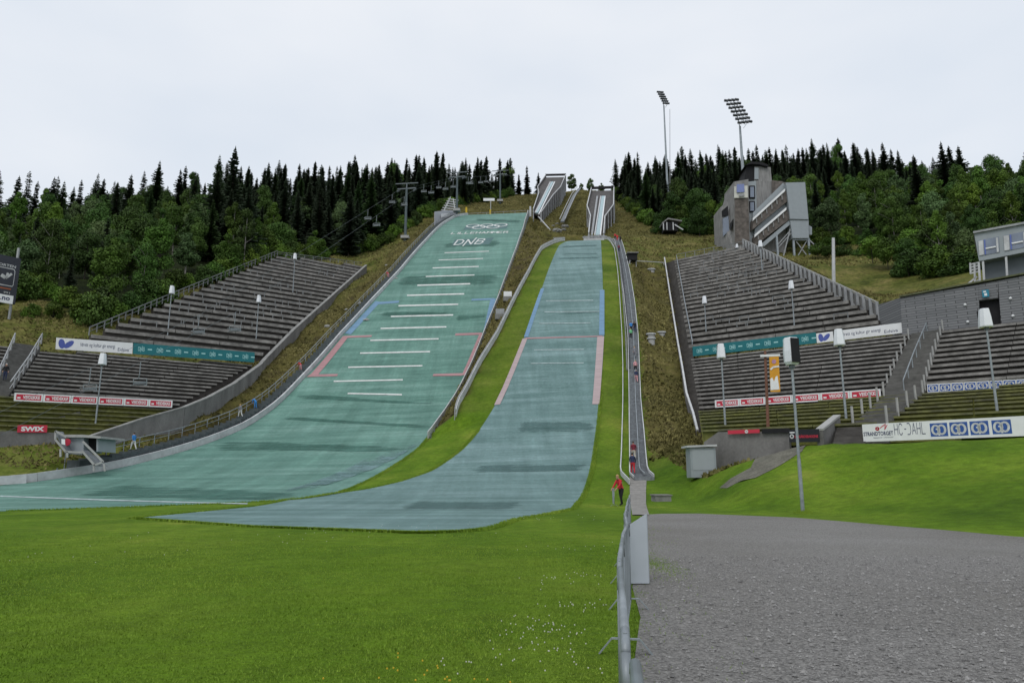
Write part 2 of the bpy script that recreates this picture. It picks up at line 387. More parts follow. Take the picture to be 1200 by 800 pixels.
# ground cover masks: R lawn, G bare brown earth, B forest floor
xf, yf = V[:, 0], V[:, 1]
yc = np.clip(yf, 30, 232)
lawn = 1-sm((yf-60)/12)
gapM = (xf > XLr(yc)) & (xf < XNl(yc)) & (yf > 84)
strip = (xf > XNl(yc)-.5) & (xf < XSr(np.clip(yc, 60, 188))+.3) & (yf > 40) & (yf < 186)
lawn = np.where(strip & ~gapM, np.interp(yf, [60, 100], [1, .62]), lawn); lawn = np.where(gapM, 0, lawn)
lawn = np.where((yf > 58) & (xf < XLl(yc)-.5) & (yf < 75), .35, lawn)
lawn = np.where((xf > XLr(yc)) & (xf < XMl(yc)) & (yf < 86), 1, lawn)
dl = XLl(yc)-xf; brown = np.where((dl > -.5) & (dl < 13) & (yf > 78), .75*sm((13-dl)/5), 0)
brown = np.where(gapM, .85, brown)
dr = xf-XSr(np.clip(yc, 60, 188)); brown = np.where((dr > 0) & (dr < 10) & (yf > 66) & (yf < 150), .7, brown)
brown = np.where((yf > 190) & (np.abs(xf-15) < 45), .55, brown)
lf_px = [(-300, 375, 95), (0, 352, 106), (30, 350, 112)]
lf = [tuple(atY(*q))[:2] for q in lf_px] + [(TP['LU'][0][0]-3, TP['LU'][0][1]+5)] + [((TP['LU'][1][0]-2), TP['LU'][1][1]+3)] + [tuple(atY(*q))[:2] for q in [(385, 296, 185), (440, 276, 198), (478, 262, 212), (500, 248, 232), (545, 240, 262), (600, 230, 312)]]
LFOR = lf + [(0, 380), (-260, 380), (-320, 90)]
rf = [tuple(atY(*q))[:2] for q in [(722, 232, 300), (742, 245, 255), (762, 262, 222), (800, 276, 200), (848, 276, 195), (900, 285, 182), (962, 292, 172), (1010, 290, 168), (1085, 288, 152), (1080, 315, 122), (1130, 318, 112), (1220, 290, 112), (1400, 300, 100)]]
RFOR = rf + [(300, 150), (300, 380), (40, 380)]
forest = (inpoly(xf, yf, LFOR) | inpoly(xf, yf, RFOR)).astype(float)
GM = bpy.data.materials.new('ground_cover'); GM.use_nodes = True
def ground_mat(m):
    nt = m.node_tree; N = nt.nodes; L = nt.links; b = N['Principled BSDF']; b.inputs['Roughness'].default_value = .95; b.inputs['Specular IOR Level'].default_value = .1
    tc = N.new('ShaderNodeTexCoord'); at = N.new('ShaderNodeAttribute'); at.attribute_name = 'cover'
    sp = N.new('ShaderNodeSeparateColor'); L.new(at.outputs['Color'], sp.inputs['Color'])
    def noise(s, d=5, st=None):
        n_ = N.new('ShaderNodeTexNoise'); n_.inputs['Scale'].default_value = s; n_.inputs['Detail'].default_value = d; n_.inputs['Roughness'].default_value = .62
        if st:
            mp = N.new('ShaderNodeMapping'); mp.inputs['Scale'].default_value = st; L.new(tc.outputs['Object'], mp.inputs['Vector']); L.new(mp.outputs['Vector'], n_.inputs['Vector'])
        else: L.new(tc.outputs['Object'], n_.inputs['Vector'])
        return n_.outputs['Fac']
    def ramp(f, stops):
        r = N.new('ShaderNodeValToRGB'); e = r.color_ramp.elements
        e[0].position, e[0].color = stops[0][0], (*stops[0][1], 1); e[1].position, e[1].color = stops[-1][0], (*stops[-1][1], 1)
        for p, c in stops[1:-1]: q = e.new(p); q.color = (*c, 1)
        L.new(f, r.inputs['Fac']); return r.outputs['Color']
    def mix(f, a, c):
        x = N.new('ShaderNodeMix'); x.data_type = 'RGBA'; L.new(f, x.inputs[0]); L.new(a, x.inputs[6]); L.new(c, x.inputs[7]); return x.outputs[2]
    def mulc(a, c):
        x = N.new('ShaderNodeMix'); x.data_type = 'RGBA'; x.blend_type = 'MULTIPLY'; x.inputs[0].default_value = 1; L.new(a, x.inputs[6]); L.new(c, x.inputs[7]); return x.outputs[2]
    lawnc = ramp(noise(.13, 6), [(.30, (.056, .112, .007)), (.47, (.094, .170, .010)), (.60, (.132, .205, .017)), (.74, (.210, .245, .038))])
    lawnc = mulc(lawnc, ramp(noise(2.2, 5), [(.3, (.75, .75, .75)), (.7, (1.2, 1.2, 1.2))]))
    lawnc = mulc(lawnc, ramp(noise(.35, 2, (1, .12, 1)), [(.35, (.88, .9, .88)), (.65, (1.12, 1.1, 1.1))]))
    lawnc = mulc(lawnc, ramp(noise(22, 4), [(.25, (.6, .62, .6)), (.75, (1.3, 1.3, 1.3))]))
    rough = ramp(noise(.22, 8), [(.28, (.035, .045, .010)), (.43, (.085, .10, .020)), (.58, (.14, .135, .040)), (.75, (.22, .18, .075))])
    rough = mulc(rough, ramp(noise(1.6, 7), [(.3, (.45, .45, .42)), (.7, (1.35, 1.33, 1.3))]))
    bro = ramp(noise(.45, 9, (1, .5, .7)), [(.27, (.018, .014, .009)), (.40, (.060, .042, .022)), (.56, (.105, .090, .026)), (.75, (.18, .13, .065))])
    bro = mulc(bro, ramp(noise(3.0, 6), [(.3, (.5, .5, .5)), (.7, (1.3, 1.3, 1.3))]))
    flo = ramp(noise(.8, 5), [(.3, (.008, .012, .004)), (.7, (.025, .035, .010))])
    c = mix(sp.outputs['Green'], rough, bro); c = mix(sp.outputs['Blue'], c, flo); c = mix(sp.outputs['Red'], c, lawnc)
    L.new(c, b.inputs['Base Color'])
    bp = N.new('ShaderNodeBump'); bp.inputs['Strength'].default_value = .7; bp.inputs['Distance'].default_value = .25
    L.new(noise(2.5, 8), bp.inputs['Height']); L.new(bp.outputs['Normal'], b.inputs['Normal'])
ground_mat(GM)
gme = mesh_np('ground', V, Fq, GM, smooth=True)
ca = gme.color_attributes.new('cover', 'FLOAT_COLOR', 'POINT')
cc = np.stack([lawn, brown, forest, np.ones_like(lawn)], -1).astype(np.float32)
ca.data.foreach_set('color', cc.ravel())
tag(obj_me('ground', gme), kind='structure')
# ------------------------------------------------------------------ strips draped on the hills
def strip_mesh(name, material, y0, y1, xl, xr, zf, off, nxs=14, dy=1.0, parent=None, mats=None):
    ys = np.arange(y0, y1+1e-6, dy) if dy else np.array([y0, y1])
    if ys[-1] < y1-1e-3: ys = np.append(ys, y1)
    t = np.linspace(0, 1, nxs+1)
    a = np.array([float(xl(y)) for y in ys])[:, None]; b_ = np.array([float(xr(y)) for y in ys])[:, None]
    X = a+(b_-a)*t[None, :]; Y = np.repeat(ys[:, None], nxs+1, 1); Z = zf(X, Y)+off
    Vv = np.stack([X, Y, Z], -1).reshape(-1, 3); w = nxs+1
    I = (np.arange(len(ys)-1)[:, None]*w+np.arange(nxs)[None, :]).ravel()
    me = mesh_np(name, Vv, np.stack([I, I+1, I+w+1, I+w], -1), material, smooth=True)
    return obj_me(name, me, parent)
def matmat(name, base, dark, light, bluef):
    m = bpy.data.materials.new(name); m.use_nodes = True; nt = m.node_tree; N = nt.nodes; L = nt.links
    b = N['Principled BSDF']; b.inputs['Roughness'].default_value = .7; b.inputs['Specular IOR Level'].default_value = .25
    tc = N.new('ShaderNodeTexCoord')
    def noise(s, st, d=5, r=.6):
        mp = N.new('ShaderNodeMapping'); mp.inputs['Scale'].default_value = st; L.new(tc.outputs['Object'], mp.inputs['Vector'])
        n_ = N.new('ShaderNodeTexNoise'); n_.inputs['Scale'].default_value = s; n_.inputs['Detail'].default_value = d; n_.inputs['Roughness'].default_value = r
        L.new(mp.outputs['Vector'], n_.inputs['Vector']); return n_.outputs['Fac']
    def ramp(f, stops):
        r = N.new('ShaderNodeValToRGB'); e = r.color_ramp.elements
        e[0].position, e[0].color = stops[0][0], (*stops[0][1], 1); e[1].position, e[1].color = stops[-1][0], (*stops[-1][1], 1)
        for p, c in stops[1:-1]: q = e.new(p); q.color = (*c, 1)
        L.new(f, r.inputs['Fac']); return r.outputs['Color']
    def mul(a, c):
        x = N.new('ShaderNodeMix'); x.data_type = 'RGBA'; x.blend_type = 'MULTIPLY'; x.inputs[0].default_value = 1; L.new(a, x.inputs[6]); L.new(c, x.inputs[7]); return x.outputs[2]
    c = ramp(noise(.5, (.12, 1, 1)), [(.3, dark), (.5, base), (.72, light)])
    c = mul(c, ramp(noise(1.3, (.10, 2.0, 2.0), 7, .7), [(.30, (.50, .60, .57)), (.42, (.9, .93, .92)), (.55, (1, 1, 1)), (.75, (1.18, 1.18, 1.18))]))
    c = mul(c, ramp(noise(.45, (1.4, .10, .10), 6, .7), [(.3, (.80, .84, .82)), (.5, (1, 1, 1)), (.7, (1.22, 1.20, 1.20))]))
    c = mul(c, ramp(noise(2.6, (.16, 2.4, 2.4), 8, .8), [(.34, (.55, .66, .62)), (.44, (1, 1, 1)), (.8, (1.12, 1.12, 1.12))]))
    c = mul(c, ramp(noise(.22, (1, .5, .5)), [(.3, (.85, .88, .9)), (.7, (1.12, 1.1, 1.12))]))
    c = mul(c, ramp(noise(5, (.6, 1.6, 1.6), 5, .75), [(.3, (.7, .7, .7)), (.7, (1.25, 1.25, 1.25))]))
    L.new(c, b.inputs['Base Color']); return m
MATL = matmat('green_plastic_mat', (.108, .225, .182), (.078, .178, .142), (.168, .295, .250), 0)
MATN = matmat('blue_green_plastic_mat', (.132, .218, .210), (.095, .172, .162), (.195, .290, .288), 0)
MATD = matmat('dark_green_plastic_mat', (.050, .145, .112), (.042, .125, .098), (.065, .17, .135), 0)
MATD2 = matmat('dark_teal_plastic_mat', (.078, .150, .148), (.065, .13, .13), (.095, .17, .17), 0)
def soften(m, st):
    nt = m.node_tree; N = nt.nodes; L = nt.links; b = N['Principled BSDF']; out = N['Material Output']
    at = N.new('ShaderNodeAttribute'); at.attribute_name = 'span'; sp = N.new('ShaderNodeSeparateColor'); L.new(at.outputs['Color'], sp.inputs['Color'])
    def mth(op, a_, b_=None):
        n_ = N.new('ShaderNodeMath'); n_.operation = op
        for i, q in enumerate((a_, b_)):
            if q is None: continue
            if isinstance(q, (int, float)): n_.inputs[i].default_value = q
            else: L.new(q, n_.inputs[i])
        return n_.outputs[0]
    def hump(c, k): return mth('MINIMUM', mth('MULTIPLY', mth('MULTIPLY', c, mth('SUBTRACT', 1.0, c)), k), 1.0)
    e = mth('MULTIPLY', hump(sp.outputs['Red'], 9.0), hump(sp.outputs['Green'], 5.5))
    tc = N.new('ShaderNodeTexCoord'); mp = N.new('ShaderNodeMapping'); mp.inputs['Scale'].default_value = st; nz = N.new('ShaderNodeTexNoise'); nz.inputs['Scale'].default_value = 1.1; nz.inputs['Detail'].default_value = 7; nz.inputs['Roughness'].default_value = .7
    L.new(tc.outputs['Object'], mp.inputs['Vector']); L.new(mp.outputs['Vector'], nz.inputs['Vector'])
    v = mth('ADD', e, mth('MULTIPLY', mth('SUBTRACT', nz.outputs['Fac'], .5), 3.6))
    mr = N.new('ShaderNodeMapRange'); mr.inputs['From Min'].default_value = .30; mr.inputs['From Max'].default_value = 1.3; mr.inputs['To Max'].default_value = .85; L.new(v, mr.inputs['Value'])
    tr = N.new('ShaderNodeBsdfTransparent'); mx = N.new('ShaderNodeMixShader'); L.new(mr.outputs['Result'], mx.inputs[0]); L.new(tr.outputs[0], mx.inputs[1]); L.new(b.outputs[0], mx.inputs[2]); L.new(mx.outputs[0], out.inputs['Surface'])
soften(MATD, (.16, 1.3, 1.3))
MATW = matmat('worn_blue_mat', (.150, .250, .255), (.12, .21, .21), (.20, .30, .31), 0); soften(MATW, (.5, .5, .5))
MATS2 = matmat('streaked_dark_teal_mat', (.080, .155, .148), (.068, .138, .130), (.105, .180, .172), 0); soften(MATS2, (.16, 1.3, 1.3))
LIN = mat('white_line_mat', (.58, .60, .58), .7, .15, 1, fine=.15, finescale=4)
LBL = mat('blue_mark_mat', (.14, .25, .37), .7, .2, 1, stretch=(.3, 3, 3))
LRD = mat('faded_red_mat', (.36, .20, .21), .7, .2, 1, stretch=(.3, 3, 3))
LPK = mat('pale_pink_mat', (.38, .30, .30), .7, .15, 1, stretch=(.3, 3, 3))
LSH = thing('ski_jump_landing_hill', 'large landing hill of green plastic mats with white distance lines and lettering near its top', 'ski jump')
NSH = thing('ski_jump_landing_hill', 'smaller landing hill of blue green mats between two strips of mown grass', 'ski jump')
strip_mesh('landing_mat', MATL, 37.8, 236, lambda y: XLl(y), lambda y: XLr(y), PL, .014, 16, 1, LSH)
strip_mesh('landing_mat', MATN, 22.7, 188, lambda y: XMl(y), lambda y: XMr(y), PN, .014, 12, 1, NSH)
def quad_on(hit, zf, pts, name, material, parent, off=.06, nseg=12):
    rag = .0
    if 'patch' in name: nseg = 70; rag = .16
    """4 picked corners (bl, br, tr, tl) -> patch draped on the hill"""
    P = [hit(*p) for p in pts]; Vv = []
    m_ = 4
    J = [[rag*(.4*math.sin(i*.23+sd_)+.2*math.sin(i*.71+sd_*2)+random.uniform(-.5, .5)) for i in range(nseg+1)] for sd_ in (len(name)+pts[0][0], pts[1][1])]
    for j in range(m_+1):
        for i in range(nseg+1):
            a = P[0].lerp(P[1], i/nseg); b_ = P[3].lerp(P[2], i/nseg); e_ = min(1, i/6, (nseg-i)/6) if rag else 1; v_ = (.5+(j/m_-.5)*(e_ if e_ > .05 else .02)) + (J[0][i]*.5 if j == 0 else (J[1][i]*.5 if j == m_ else 0))*e_; q = a.lerp(b_, v_); Vv.append((q.x, q.y))
    Vv = np.array(Vv); Z = zf(Vv[:, 0], Vv[:, 1])+off
    w = nseg+1; Fa = [(j*w+i, j*w+i+1, (j+1)*w+i+1, (j+1)*w+i) for j in range(m_) for i in range(nseg)]
    me = mesh_np(name, np.column_stack([Vv, Z]), Fa, material)
    if 'patch' in name:
        at_ = me.color_attributes.new('span', 'FLOAT_COLOR', 'POINT')
        at_.data.foreach_set('color', np.array([(i/nseg, j/m_, 0, 1) for j in range(m_+1) for i in range(nseg+1)], np.float32).ravel())
    return obj_me(name, me, parent)
for x0, x1, y in [(521, 573, 295), (514, 566, 303.5), (507, 561, 313), (499, 556, 323), (489, 551, 333.5), (477, 544, 345.3), (467, 537, 357.5), (458, 531, 370), (446, 523, 384), (434, 514, 398), (422, 504, 413), (408, 495, 429.5), (391, 472, 446), ]:
    # (positions of the painted lines, left end, right end, height)
    th = 1.5 if y > 330 else (1.1 if y > 308 else .8)
    quad_on(hitL, PL, [(x0, y+1.8), (x1, y), (x1, y-th), (x0, y+1.8-th)], 'distance_line', LIN, LSH)
quad_on(hitL, PL, [(407, 462), (471, 463.5), (471, 462), (408, 460.5)], 'distance_line', LIN, LSH, .07)
quad_on(hitL, PL, [(0, 582), (290, 591), (290, 589.8), (0, 580.8)], 'distance_line', mat('faint_line_mat', (.36, .43, .43), .7, .25, 1.5, fine=.2, finescale=3), LSH, .035)
for q in [[(322, 524-33), (515, 503), (517, 499), (330, 487)], [(236, 528), (480, 531), (492, 524), (252, 514.5)], [(60, 583), (330, 587), (370, 578), (140, 565)],
          [(455, 336), (589, 334), (592, 321), (468, 323)], [(555, 259), (612, 262), (614, 258), (556, 256)], [(515, 290), (585, 290), (590, 280.5), (520, 285)], [(438, 371.5), (530, 369), (534, 365.5), (444, 365)],
          [(532, 377), (570, 372), (574, 368), (534, 369)], [(340, 467), (470, 473), (530, 474), (352, 460)]]:
    quad_on(hitL, PL, q, 'mat_patch', MATD, LSH, .045, 16)
for q in [[(441, 357), (467, 355), (468, 352.5), (444, 354)], [(404, 391), (411, 392), (446, 354), (440, 353)], [(552, 352.5), (578, 351.5), (579, 349.5), (553, 350.5)], [(566, 390), (573, 390), (581, 350), (575, 350)]]:
    quad_on(hitL, PL, q, 'blue_mark', LBL, LSH, .065, 4)
for q in [[(401, 396.5), (435, 395), (436, 393), (403, 394)], [(363, 440), (372, 440), (409, 394), (402, 394)], [(359, 442), (395, 441), (396, 438.5), (363, 439)],
          [(533, 393.5), (564, 392.5), (565, 390), (534, 391)], [(541, 440), (549, 440), (570, 390.5), (562, 391)], [(507, 441), (541, 440.5), (543, 437.5), (508, 438.5)]]:
    quad_on(hitL, PL, q, 'red_mark', LRD, LSH, .07, 4)
for x0, x1, y in [(640, 695, 352.5), (638, 703, 365.5), (632, 692, 379), (626, 684, 410), (622, 684, 425.8)]:
    quad_on(hitN, PN, [(x0, y+.6), (x1, y), (x1, y-.7), (x0, y-.1)], 'distance_line', mat('faint_line_mat', (.36, .43, .43), .7, .25, 1.5, fine=.2, finescale=3), NSH)
quad_on(hitN, PN, [(615, 397.5), (706, 394.8), (706, 393.6), (616, 396)], 'red_line', LRD, NSH, .065)
for q in [[(614, 395), (619, 395), (638, 338), (634, 338)], [(702, 393), (708.3, 393), (708.3, 340), (703, 340)]]:
    quad_on(hitN, PN, q, 'blue_mark', LBL, NSH, .065, 2)
for q in [[(579, 475), (586, 474), (618, 397), (612.5, 397)], [(694, 474), (702.5, 474), (708, 394.5), (700, 394.5)]]:
    quad_on(hitN, PN, q, 'pale_mark', LPK, NSH, .065, 2)
for q in [[(655, 299), (704, 298), (704, 296.2), (658, 297.5)], [(650, 304), (705, 303), (705, 300.5), (653, 302)], [(540, 555), (690, 552), (694, 543), (556, 545)], [(455, 598), (610, 597), (620, 588), (480, 586)],
          [(600, 508), (700, 506), (700, 494), (606, 493)], [(655, 290.5), (700, 289), (702, 286.5), (660, 288)], [(640, 368.5), (704, 366.5), (704, 365), (676, 366)]]:
    quad_on(hitN, PN, q, 'mat_patch', MATS2, NSH, .045, 12)
quad_on(hitL, PL, [(310, 580), (368, 573), (505, 513), (425, 538)], 'pale_worn_patch', MATW, LSH, .05, 12)
# lettering laid on the large hill
def stroke(px_pts, wpx):
    """thick polyline in the drawing plane -> list of quads"""
    out = []
    for (x0, y0), (x1, y1) in zip(px_pts[:-1], px_pts[1:]):
        dx, dy = x1-x0, y1-y0; l = math.hypot(dx, dy) or 1; nx_, ny_ = -dy/l*wpx/2, dx/l*wpx/2; ex, ey = dx/l*wpx*.3, dy/l*wpx*.3
        out.append([(x0+nx_-ex, y0+ny_-ey), (x0-nx_-ex, y0-ny_-ey), (x1-nx_+ex, y1-ny_+ey), (x1+nx_+ex, y1+ny_+ey)])
    return out
def ell(cx, cy, rx, ry, n_=22, a0=0, a1=360): return [(cx+rx*math.cos(math.radians(a0+(a1-a0)*i/n_)), cy+ry*math.sin(math.radians(a0+(a1-a0)*i/n_))) for i in range(n_+1)]
def lay(name, quads, corners, W_, H_, parent, material=LIN, off=.09):
    P = [hitL(*c) for c in corners]; Vv = []; Fa = []
    for q in quads:
        b0 = len(Vv)
        for (u, v) in q:
            a = P[0].lerp(P[1], u/W_); b_ = P[3].lerp(P[2], u/W_); p = a.lerp(b_, v/H_); Vv.append((p.x, p.y, float(PL(p.x, p.y))+off))
        Fa.append((b0, b0+1, b0+2, b0+3))
    return obj_me(name, mesh_np(name, Vv, Fa, material), parent)
quad_on(hitL, PL, [(529, 288), (573, 286.5), (579, 278.5), (533, 281)], 'lettering_backing', MATD2, LSH, .055, 6)
G = {  # single stroke letters on a 4 x 6 grid
 'L': [[(0, 6), (0, 0), (3.4, 0)]], 'I': [[(1, 0), (1, 6)]], 'E': [[(3.4, 6), (0, 6), (0, 0), (3.4, 0)], [(0, 3), (3, 3)]], 'H': [[(0, 0), (0, 6)], [(3.6, 0), (3.6, 6)], [(0, 3), (3.6, 3)]],
 'A': [[(0, 0), (1.9, 6), (3.8, 0)], [(.8, 2), (3, 2)]], 'M': [[(0, 0), (0, 6), (2, 2.5), (4, 6), (4, 0)]], 'R': [[(0, 0), (0, 6), (3, 6), (3.6, 4.6), (3, 3), (0, 3)], [(1.8, 3), (3.8, 0)]],
 'D': [[(0, 0), (0, 6), (2.4, 6), (3.8, 4.5), (3.8, 1.5), (2.4, 0), (0, 0)]], 'N': [[(0, -1.8), (0, 6), (3.6, 0), (3.6, 8)]], 'B': [[(0, 0), (0, 6), (3, 6), (3.6, 4.6), (2.8, 3.2), (0, 3.2)], [(2.8, 3.2), (3.9, 1.8), (3, 0), (0, 0)]],
 'C': [[(3.6, 5), (2.6, 6), (1, 6), (0, 4.6), (0, 1.4), (1, 0), (2.6, 0), (3.6, 1)]], 'd': [[(0, 6), (2.4, 6), (3.6, 4.5), (3.6, 1.5), (2.4, 0), (0, 0)]], '-': [[(.8, 3), (2.6, 3)]],
}
def word(s, adv=5.2, w=.9, x0=0):
    out = []; x = x0
    for ch in s:
        for pl_ in G[ch]: out += stroke([(x+a, b_) for a, b_ in pl_], w)
        x += 2.6 if ch == 'I' else adv
    return out, x
q, Wd = word('DNB', 5.6, .75)
lay('bank_lettering', q, [(532, 287.2), (568, 285.6), (573.5, 280), (536.5, 281.6)], Wd, 6, LSH)
q, Wd = word('LILLEHAMMER', 5.2, 1.0)
lay('town_lettering', q, [(528.5, 274.6), (596.5, 273.2), (597.5, 271.2), (530.5, 272.6)], Wd, 6, LSH)
q = []
for i, (cx, cy) in enumerate([(0, 0), (2.4, 0), (4.8, 0), (1.2, -1), (3.6, -1)]): q += stroke(ell(cx, cy, 1.05, 1.0, 20), .24)
q = [[(u+1.1, v+2) for u, v in qq] for qq in q]
quad_on(hitL, PL, [(543, 269.5), (594, 268), (596, 262), (547, 263.5)], 'ring_emblem_backing', MATD2, LSH, .055, 6)
lay('ring_emblem', q, [(544, 268.9), (593, 267.3), (595, 262), (548, 263.4)], 7.0, 3.0, LSH)
# ------------------------------------------------------------------ rails along the hills
def edge_board(name, pts, h, material, parent, th=.12, lift=0, inset=0):
    m = MB()
    for a, b_ in zip(pts[:-1], pts[1:]):
        a = Vector(a); b_ = Vector(b_); m.bar(a+Vector((0, 0, h/2+lift)), b_+Vector((0, 0, h/2+lift)), th, h)
    return m.build(name, material, parent)
def along(xf_, zf, y0, y1, dy=2.0, off=0):
    ys = np.append(np.arange(y0, y1, dy), y1); return [Vector((float(xf_(y))+off, float(y), float(zf(float(xf_(y))+off, y)))) for y in ys]
kl = thing('edge_kerb', 'long white edge board along the left side of the big green hill, curving out at the foot', 'kerb')
edge_board('board', along(XLl, PL, 62, 234, 2, -.2), .75, OFFW, kl, .25)
kk = [Vector((x, y, float(PL(x, y)))) for x, y in eLl_w[-4:]]; edge_board('board', kk, .75, OFFW, kl, .25)
m = MB()
for p in along(XLl, PL, 66, 232, 1.6, -.55): m.bar(p, p+Vector((0, 0, .9)), .1, .1)
m.build('post_row', GALVD, kl)
rl = thing('edge_railing', 'white boarded railing on dark posts down the right side of the big green hill', 'railing')
edge_board('board', along(XLr, PL, 82, 233, 2, .25), .8, OFFW, rl, .12, .15)
m = MB(); P_ = along(XLr, PL, 82, 233, 2, .6)
for p in P_: m.bar(p-Vector((0, 0, 1.2)), p+Vector((0, 0, .8)), .1, .1)
for a, b_ in zip(P_[:-1], P_[1:]): m.bar(a-Vector((0, 0, .35)), b_-Vector((0, 0, .35)), .06, .12)
m.build('post_row', GALVD, rl)
rn = thing('edge_railing', 'pale curved board railing beside the mown strip left of the smaller hill', 'railing')
P_ = along(XNl, PN, 84, 184, 2)
edge_board('board', P_, .42, OFFW, rn, .12, .12); edge_board('board', P_, .38, OFFW, rn, .1, .66)
m = MB()
for p in P_: m.bar(p-Vector((.15, 0, 1.0)), p+Vector((-.15, 0, 1.1)), .1, .1)
for a, b_ in zip(P_[:-1], P_[1:]): m.bar(a+Vector((-.14, 0, 1.06)), b_+Vector((-.14, 0, 1.06)), .1, .1)
m.build('post_row', GREYB, rn)
rr = thing('edge_railing', 'low white board railing right of the smaller hill beside the long stairs', 'railing')
edge_board('board', along(XNr, PN, 56, 182, 2), .4, OFFW, rr, .09, .1)
P_ = along(XNr, PN, 95, 182, 1.3, .55)
m = MB()
for p in P_: m.bar(p, p+Vector((0, 0, .7)), .12, .45)
for a, b_ in zip(P_[:-1], P_[1:]): m.bar(a+Vector((0, 0, .04)), b_+Vector((0, 0, .04)), .1, .08)
m.build('post_row', GREYB, rr)
edge_board('lower_board', along(XNr, PN, 95, 182, 2, .9), .3, DARK, rr, .3, .02)
rt = thing('retaining_kerb', 'thin white handrail dropping from the big inrun to the top of the smaller hill', 'railing')
A_ = [atY(631, 254, 236), atY(646, 271, 214), atY(661, 290-9, 196)]
m = MB(); m.path(A_, .22, 6); m.build('rail', OFFW, rt)
# long stairs right of the small hill
st = thing('outdoor_stairs', 'long straight grey stairs with two lanes climbing beside the smaller hill', 'stairs')
STEP = mat('stair_grating', (.17, .185, .20), .7, .25, 2, fine=.25, finescale=5)
m = MB(); ys = np.arange(58.5, 184, .55)
for y in ys:
    xl_, xr_ = float(XSl(y)), float(XSr(y)); z = float(PN((xl_+xr_)/2, y)); m.box(((xl_+xr_)/2, y, z+.05), (xr_-xl_, .50, .36))
m.build('step_run', STEP, st)
for nm, f_, h_ in (('side_rail', lambda y: XSl(y), .3), ('side_rail', lambda y: XSr(y), .45)):
    edge_board(nm, along(f_, PN, 58.5, 184, 2), h_*.7, OFFW, st, .09, .12)
edge_board('centre_rail', along(lambda y: (XSl(y)*.45+XSr(y)*.55), PN, 58.5, 184, 2), .1, GALV, st, .08, .45)
m = MB()
for y in (57.6, 52): pass
# concrete path at the foot of the stairs
PATH = [(738, 557), (758, 557), (757, 575), (757, 590), (761, 604), (741, 604), (739, 590), (738, 575)]
def draped_poly(name, pts, material, off, step=.8, kindv='structure', extra=None):
    """flat outline in plan, filled with a grid and clipped, draped on the ground"""
    xs = [p[0] for p in pts]; ysl = [p[1] for p in pts]
    bm = bmesh.new(); vs = [bm.verts.new((p[0], p[1], 0)) for p in pts]; bm.faces.new(vs)
    for ax, (a, b_) in ((0, (min(xs), max(xs))), (1, (min(ysl), max(ysl)))):
        v = a+step
        while v < b_:
            co = (v, 0, 0) if ax == 0 else (0, v, 0); no = (1, 0, 0) if ax == 0 else (0, 1, 0)
            bmesh.ops.bisect_plane(bm, geom=bm.verts[:]+bm.edges[:]+bm.faces[:], plane_co=co, plane_no=no); v += step
    bmesh.ops.triangulate(bm, faces=bm.faces)
    co = np.array([v.co[:] for v in bm.verts]); z = T(co[:, 0], co[:, 1])
    for v, zz in zip(bm.verts, z): v.co.z = (zz+off if name != 'gravel_yard' else off)
    me = bpy.data.meshes.new(name); bm.to_mesh(me); bm.free(); me.materials.append(material)
    for p in me.polygons: p.use_smooth = True
    o = obj_me(name, me); tag(o, kind=kindv); return o
draped_poly('path', [tuple(hitT(*p))[:2] for p in PATH], mat('path_concrete', (.235, .225, .21), .9, .2, 1.5, fine=.2, finescale=5), .05)
GRAV = mat('gravel', (.165, .157, .145), .95, .25, .16, .8, bscale=34, fine=.55, finescale=28, col2=(.222, .216, .208))
def edge_wob(pts, a=.15):
    out = []
    for (x0, y0), (x1, y1) in zip(pts, pts[1:]+pts[:1]):
        nn = max(1, int(math.hypot(x1-x0, y1-y0)/1.2))
        if nn > 60: nn = 1
        for i in range(nn): t = i/nn; out.append((x0+(x1-x0)*t+random.uniform(-a, a), y0+(y1-y0)*t+random.uniform(-a, a)))
    return out
gp = list(GYARD)
gp = edge_wob(gp[:-3], .06)+gp[-3:]
draped_poly('gravel_yard', gp, GRAV, .012, 1.0)
draped_poly('path', [tuple(hitT(*p))[:2] for p in [(843, 572), (880, 548), (905, 528), (925, 521), (958, 518), (973, 517), (940, 529), (915, 545), (885, 560), (852, 572)]], mat('worn_path', (.13, .125, .10), .95, .3, 1, .4, fine=.3, finescale=8), .03)
